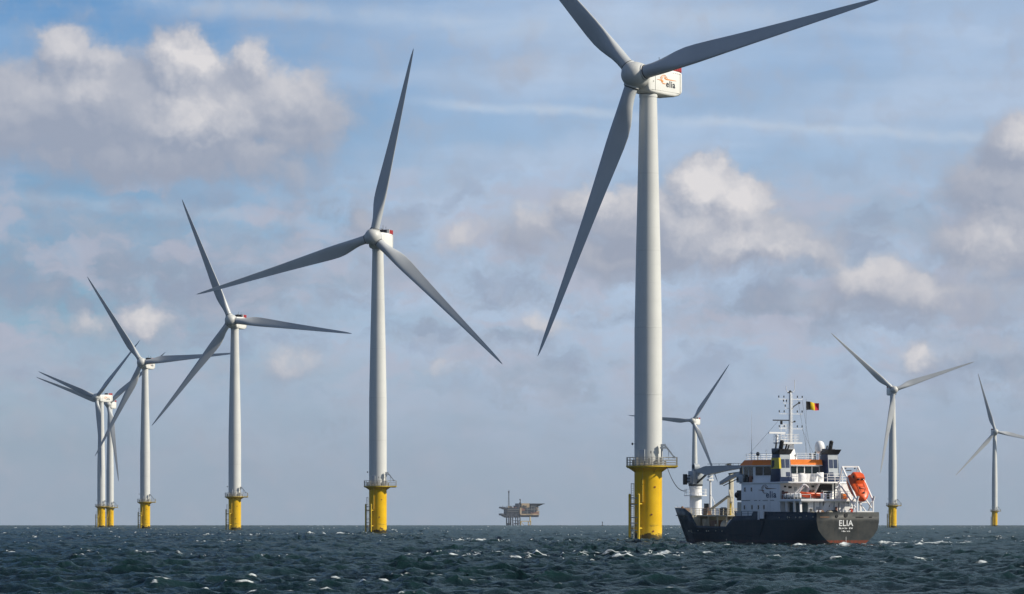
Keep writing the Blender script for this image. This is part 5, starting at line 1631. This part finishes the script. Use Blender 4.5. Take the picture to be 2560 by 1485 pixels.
# ------------------------------------------------------------------ gas platform on the horizon
def build_rig():
    d = 6800.0
    X = (1303 - 1280) / FPX * d
    t = thing('gas_platform', 'small hazy offshore gas platform on the horizon between two turbines', 'platform', (X, d, drop(X, d)), R(8))
    t.scale = (1.478, 1.478, 1.478)
    D = 12.0
    mb = MB()
    for (x, r) in ((-16.4, 0.75), (-14.0, 0.6), (-11.8, 0.8), (-5.6, 0.6), (-3.1, 0.7)):
        for y in (-D, D * 0.6):
            mb.cyl((x, y, -4), (x, y, 11.5), r, n=10)
    for z in (3.0, 6.0):
        mb.bar((-12, -D, z), (-3, -D, z), 0.7)
    mb.tube([(-11.5, -D, 0), (-9.5, -D, 2.6), (-7.6, -D, 2.9), (-5.6, -D, 0.5)], 0.4, 6)
    mb.box((-18.5, -D, -1), (-15.2, -D + 3, 3.2))
    mb.build('jacket', [M['rigdark']], t)
    mb = MB()
    for x in (-2.3, 9.6):
        for y in (-D - 0.5, D * 0.6):
            mb.bar((x, y, -4), (x, y, 5.8), 0.9)
    mb.bar((-2.7, -D - 0.5, 5.4), (10, -D - 0.5, 5.4), 0.8)
    mb.bar((-2, -D - 0.5, 4.6), (2.2, -D - 0.5, -0.5), 0.5); mb.bar((9.4, -D - 0.5, 2.6), (6.2, -D - 0.5, -0.5), 0.5)
    mb.cyl((8.9, -D, 4), (8.9, -D, 11), 0.7, n=8)
    mb.box((9, -D - 1, -0.8), (13, -D + 3, 0.5))
    mb.build('access_frame', [M['rigyellow']], t)
    mb = MB()
    mb.prism([(-19.3, -D), (-3, -D), (-3, D), (-19.3, D)], 13.0, 19.4)
    mb.prism([(-20.5, -D), (-3, -D), (-3, D), (-20.5, D)], 19.4, 21.2, 0, top=[(-24.5, -D), (-3, -D), (-3, D), (-24.5, D)])
    mb.box((-14.5, -D - 0.4, 15.2), (-12.2, -D, 18.0)); mb.box((-10.0, -D - 0.3, 14.0), (-8.2, -D, 17.2)); mb.box((-6.5, -D - 0.5, 16.2), (-4.4, -D, 20.3))
    mb.prism([(-18, -D + 0.5), (-3, -D + 0.5), (-3, D), (-18, D)], 9.6, 13.0, 0, top=[(-25, -D), (-3, -D), (-3, D), (-25, D)])
    mb.box((-25.2, -D - 0.5, 12.4), (-22, D, 14.6)); mb.box((-25.2, -D - 0.5, 20.6), (-20.5, D * 0.8, 22.4))
    mb.box((-5.6, -D + 0.4, 21.2), (-3.2, D, 26.5)); mb.box((-7.6, -D + 1, 21.2), (-5.6, D, 24))
    r_ = random.Random(3)
    for i in range(10):
        x = r_.uniform(-24, -6); mb.bar((x, -D - 0.3, 21), (x, -D - 0.3, 22.2 + 2.3 * r_.random()), 0.35)
    mb.build('dark_module', [M['rigdark']], t)
    mb = MB()
    mb.box((-2.6, -D - 0.5, 12.6), (20.2, D, 14.2)); mb.box((-3.4, -D - 0.6, 13.5), (-1.2, -D + 2, 21.5))
    mb.box((-1.3, -D, 21.6), (8.2, D, 26.6)); mb.box((15.5, -D - 0.2, 18.8), (19.6, D, 19.8)); mb.box((15.5, -D - 0.2, 20.6), (19.6, D, 21.5))
    mb.box((16.5, -D - 0.1, 15.0), (20, D, 17.8))
    mb.prism([(-17.8, -D), (-11.2, -D), (-11.2, D * 0.3), (-17.8, D * 0.3)], 21.2, 21.6, 0, top=[(-17.8, -D), (-12, -D), (-12, D * 0.3), (-17.8, D * 0.3)])
    mb.prism([(-17.6, -D), (-11.2, -D), (-11.2, -D + 6), (-17.6, -D + 6)], 21.6, 23.4, 0, top=[(-17.0, -D), (-14, -D), (-14, -D + 6), (-17.0, -D + 6)])
    mb.build('cream_module', [M['rigbeige']], t)
    mb = MB()
    mb.box((-1.2, -D + 0.3, 14.2), (18, D, 21.6)); mb.box((-2.6, -D + 1.2, 10.3), (19.4, D, 12.6)); mb.box((8.2, -D + 0.8, 21.6), (19, D, 25.5))
    for i in range(14):
        x = r_.uniform(0, 17); z = r_.uniform(14.5, 24); mb.box((x, -D - r_.uniform(0.2, 0.9), z), (x + r_.uniform(0.5, 2.2), -D + 1, z + r_.uniform(0.4, 1.6)))
    mb.build('process_module', [M['rigdark']], t)
    mb = MB()
    for (x, z, w, h) in ((0.5, 16.2, 6.5, 0.35), (4.5, 19.4, 9.0, 0.4), (9.5, 22.6, 6.0, 0.4), (13.6, 16.6, 0.5, 5.0), (5.2, 14.2, 0.4, 7.4), (10.6, 18.0, 0.35, 6.0), (-17.5, 16.8, 12, 0.3), (-18, 19.2, 14, 0.35)):
        mb.box((x, -D - 0.8, z), (x + w, -D - 0.4, z + h))
    mb.build('walkway', [M['steel']], t)
    MB().box((-1.0, -D - 0.1, 17.8), (3.2, -D + 2, 21.4)).build('red_module', [M['rigred']], t)
    MB().box((9.8, -D - 0.2, 13.9), (19.2, -D + 2, 16.0)).build('red_module', [M['rigred']], t)
    MB().box((-11, -D - 0.1, 21.2), (-7.2, -D + 2, 22.3)).build('red_module', [M['rigred']], t)
    mb = MB()
    mb.prism([(8.0, -D), (26, -D - 2), (26, D * 0.4), (8.0, D * 0.4)], 25.6, 26.4)
    for (x, z) in ((9, 22.5), (13, 22.5), (17, 22.8)):
        mb.bar((x, -D + 1, z), (x + 6, -D + 1, 25.6), 0.4)
    mb.prism([(8.2, -D + 1), (20, -D + 1), (20, 0), (8.2, 0)], 23.2, 25.6, 0, top=[(8.2, -D), (25, -D), (25, 0), (8.2, 0)])
    mb.build('helicopter_deck', [M['dkgrey']], t)
    mb = MB()
    for (x, y) in ((-17, -D + 1), (-15.7, -D + 1), (-17, -D + 2.4), (-15.7, -D + 2.4)):
        mb.bar((x, y, 23), ((x + 16.3) * 0.5 - 16.3, y, 41), 0.3)
    z = 23.5
    while z < 40.5:
        mb.bar((-17, -D + 1, z), (-15.7, -D + 1, z + 1.2), 0.25); mb.bar((-15.7, -D + 1, z + 1.2), (-17, -D + 1, z + 2.4), 0.25); z += 2.4
    mb.ball((-16.3, -D + 1.6, 40.2), (1.0, 1.0, 1.3), 8, 6)
    mb.build('lattice_mast', [M['rigdark']], t)
    MB().cyl((-2.4, -D + 3, 24), (-2.4, -D + 3, 31), 0.55, n=8).ball((-2.6, -D + 3, 31), 0.9, 8, 6).bar((-3.6, -D + 3, 27), (-1.6, -D + 3, 27), 1.4).build('exhaust_stack', [M['rigdark']], t)


build_rig()


def build_buoy():
    d = 2900.0
    X = (1506 - 1280) / FPX * d
    t = thing('marker_buoy', 'tiny dark marker buoy on the horizon left of the near turbine', 'buoy', (X, d, drop(X, d)))
    MB().lathe([(0.3, -0.8), (0.95, -0.4), (1.0, 0.35), (0.5, 0.7)], 16).build('float', [M['dkgrey']], t)
    MB().cyl((0, 0, 0.5), (0, 0, 2.9), 0.26, 0.2, 8).build('post', [M['dkgrey']], t)
    MB().box((-0.35, -0.35, 2.7), (0.35, 0.35, 3.5)).build('top_mark', [M['dkgrey']], t)


build_buoy()


# ------------------------------------------------------------------ air between the camera and the far things
def build_haze():
    m = bpy.data.materials.new('sea air')
    m.use_nodes = True
    tr = m.node_tree; tr.nodes.clear()
    v = tr.nodes.new('ShaderNodeVolumePrincipled')
    v.inputs['Color'].default_value = (0.80, 0.90, 1.0, 1)
    v.inputs['Density'].default_value = HAZE
    v.inputs['Anisotropy'].default_value = 0.2
    o = tr.nodes.new('ShaderNodeOutputMaterial')
    tr.links.new(v.outputs[0], o.inputs['Volume'])
    h = MB().box((-7400, -7400, -9), (7400, 7400, 130)).build('haze', [m])
    h['kind'] = 'stuff'; h['label'] = 'thin blue sea haze'; h['category'] = 'haze'


HAZE = 2.5e-5
build_haze()
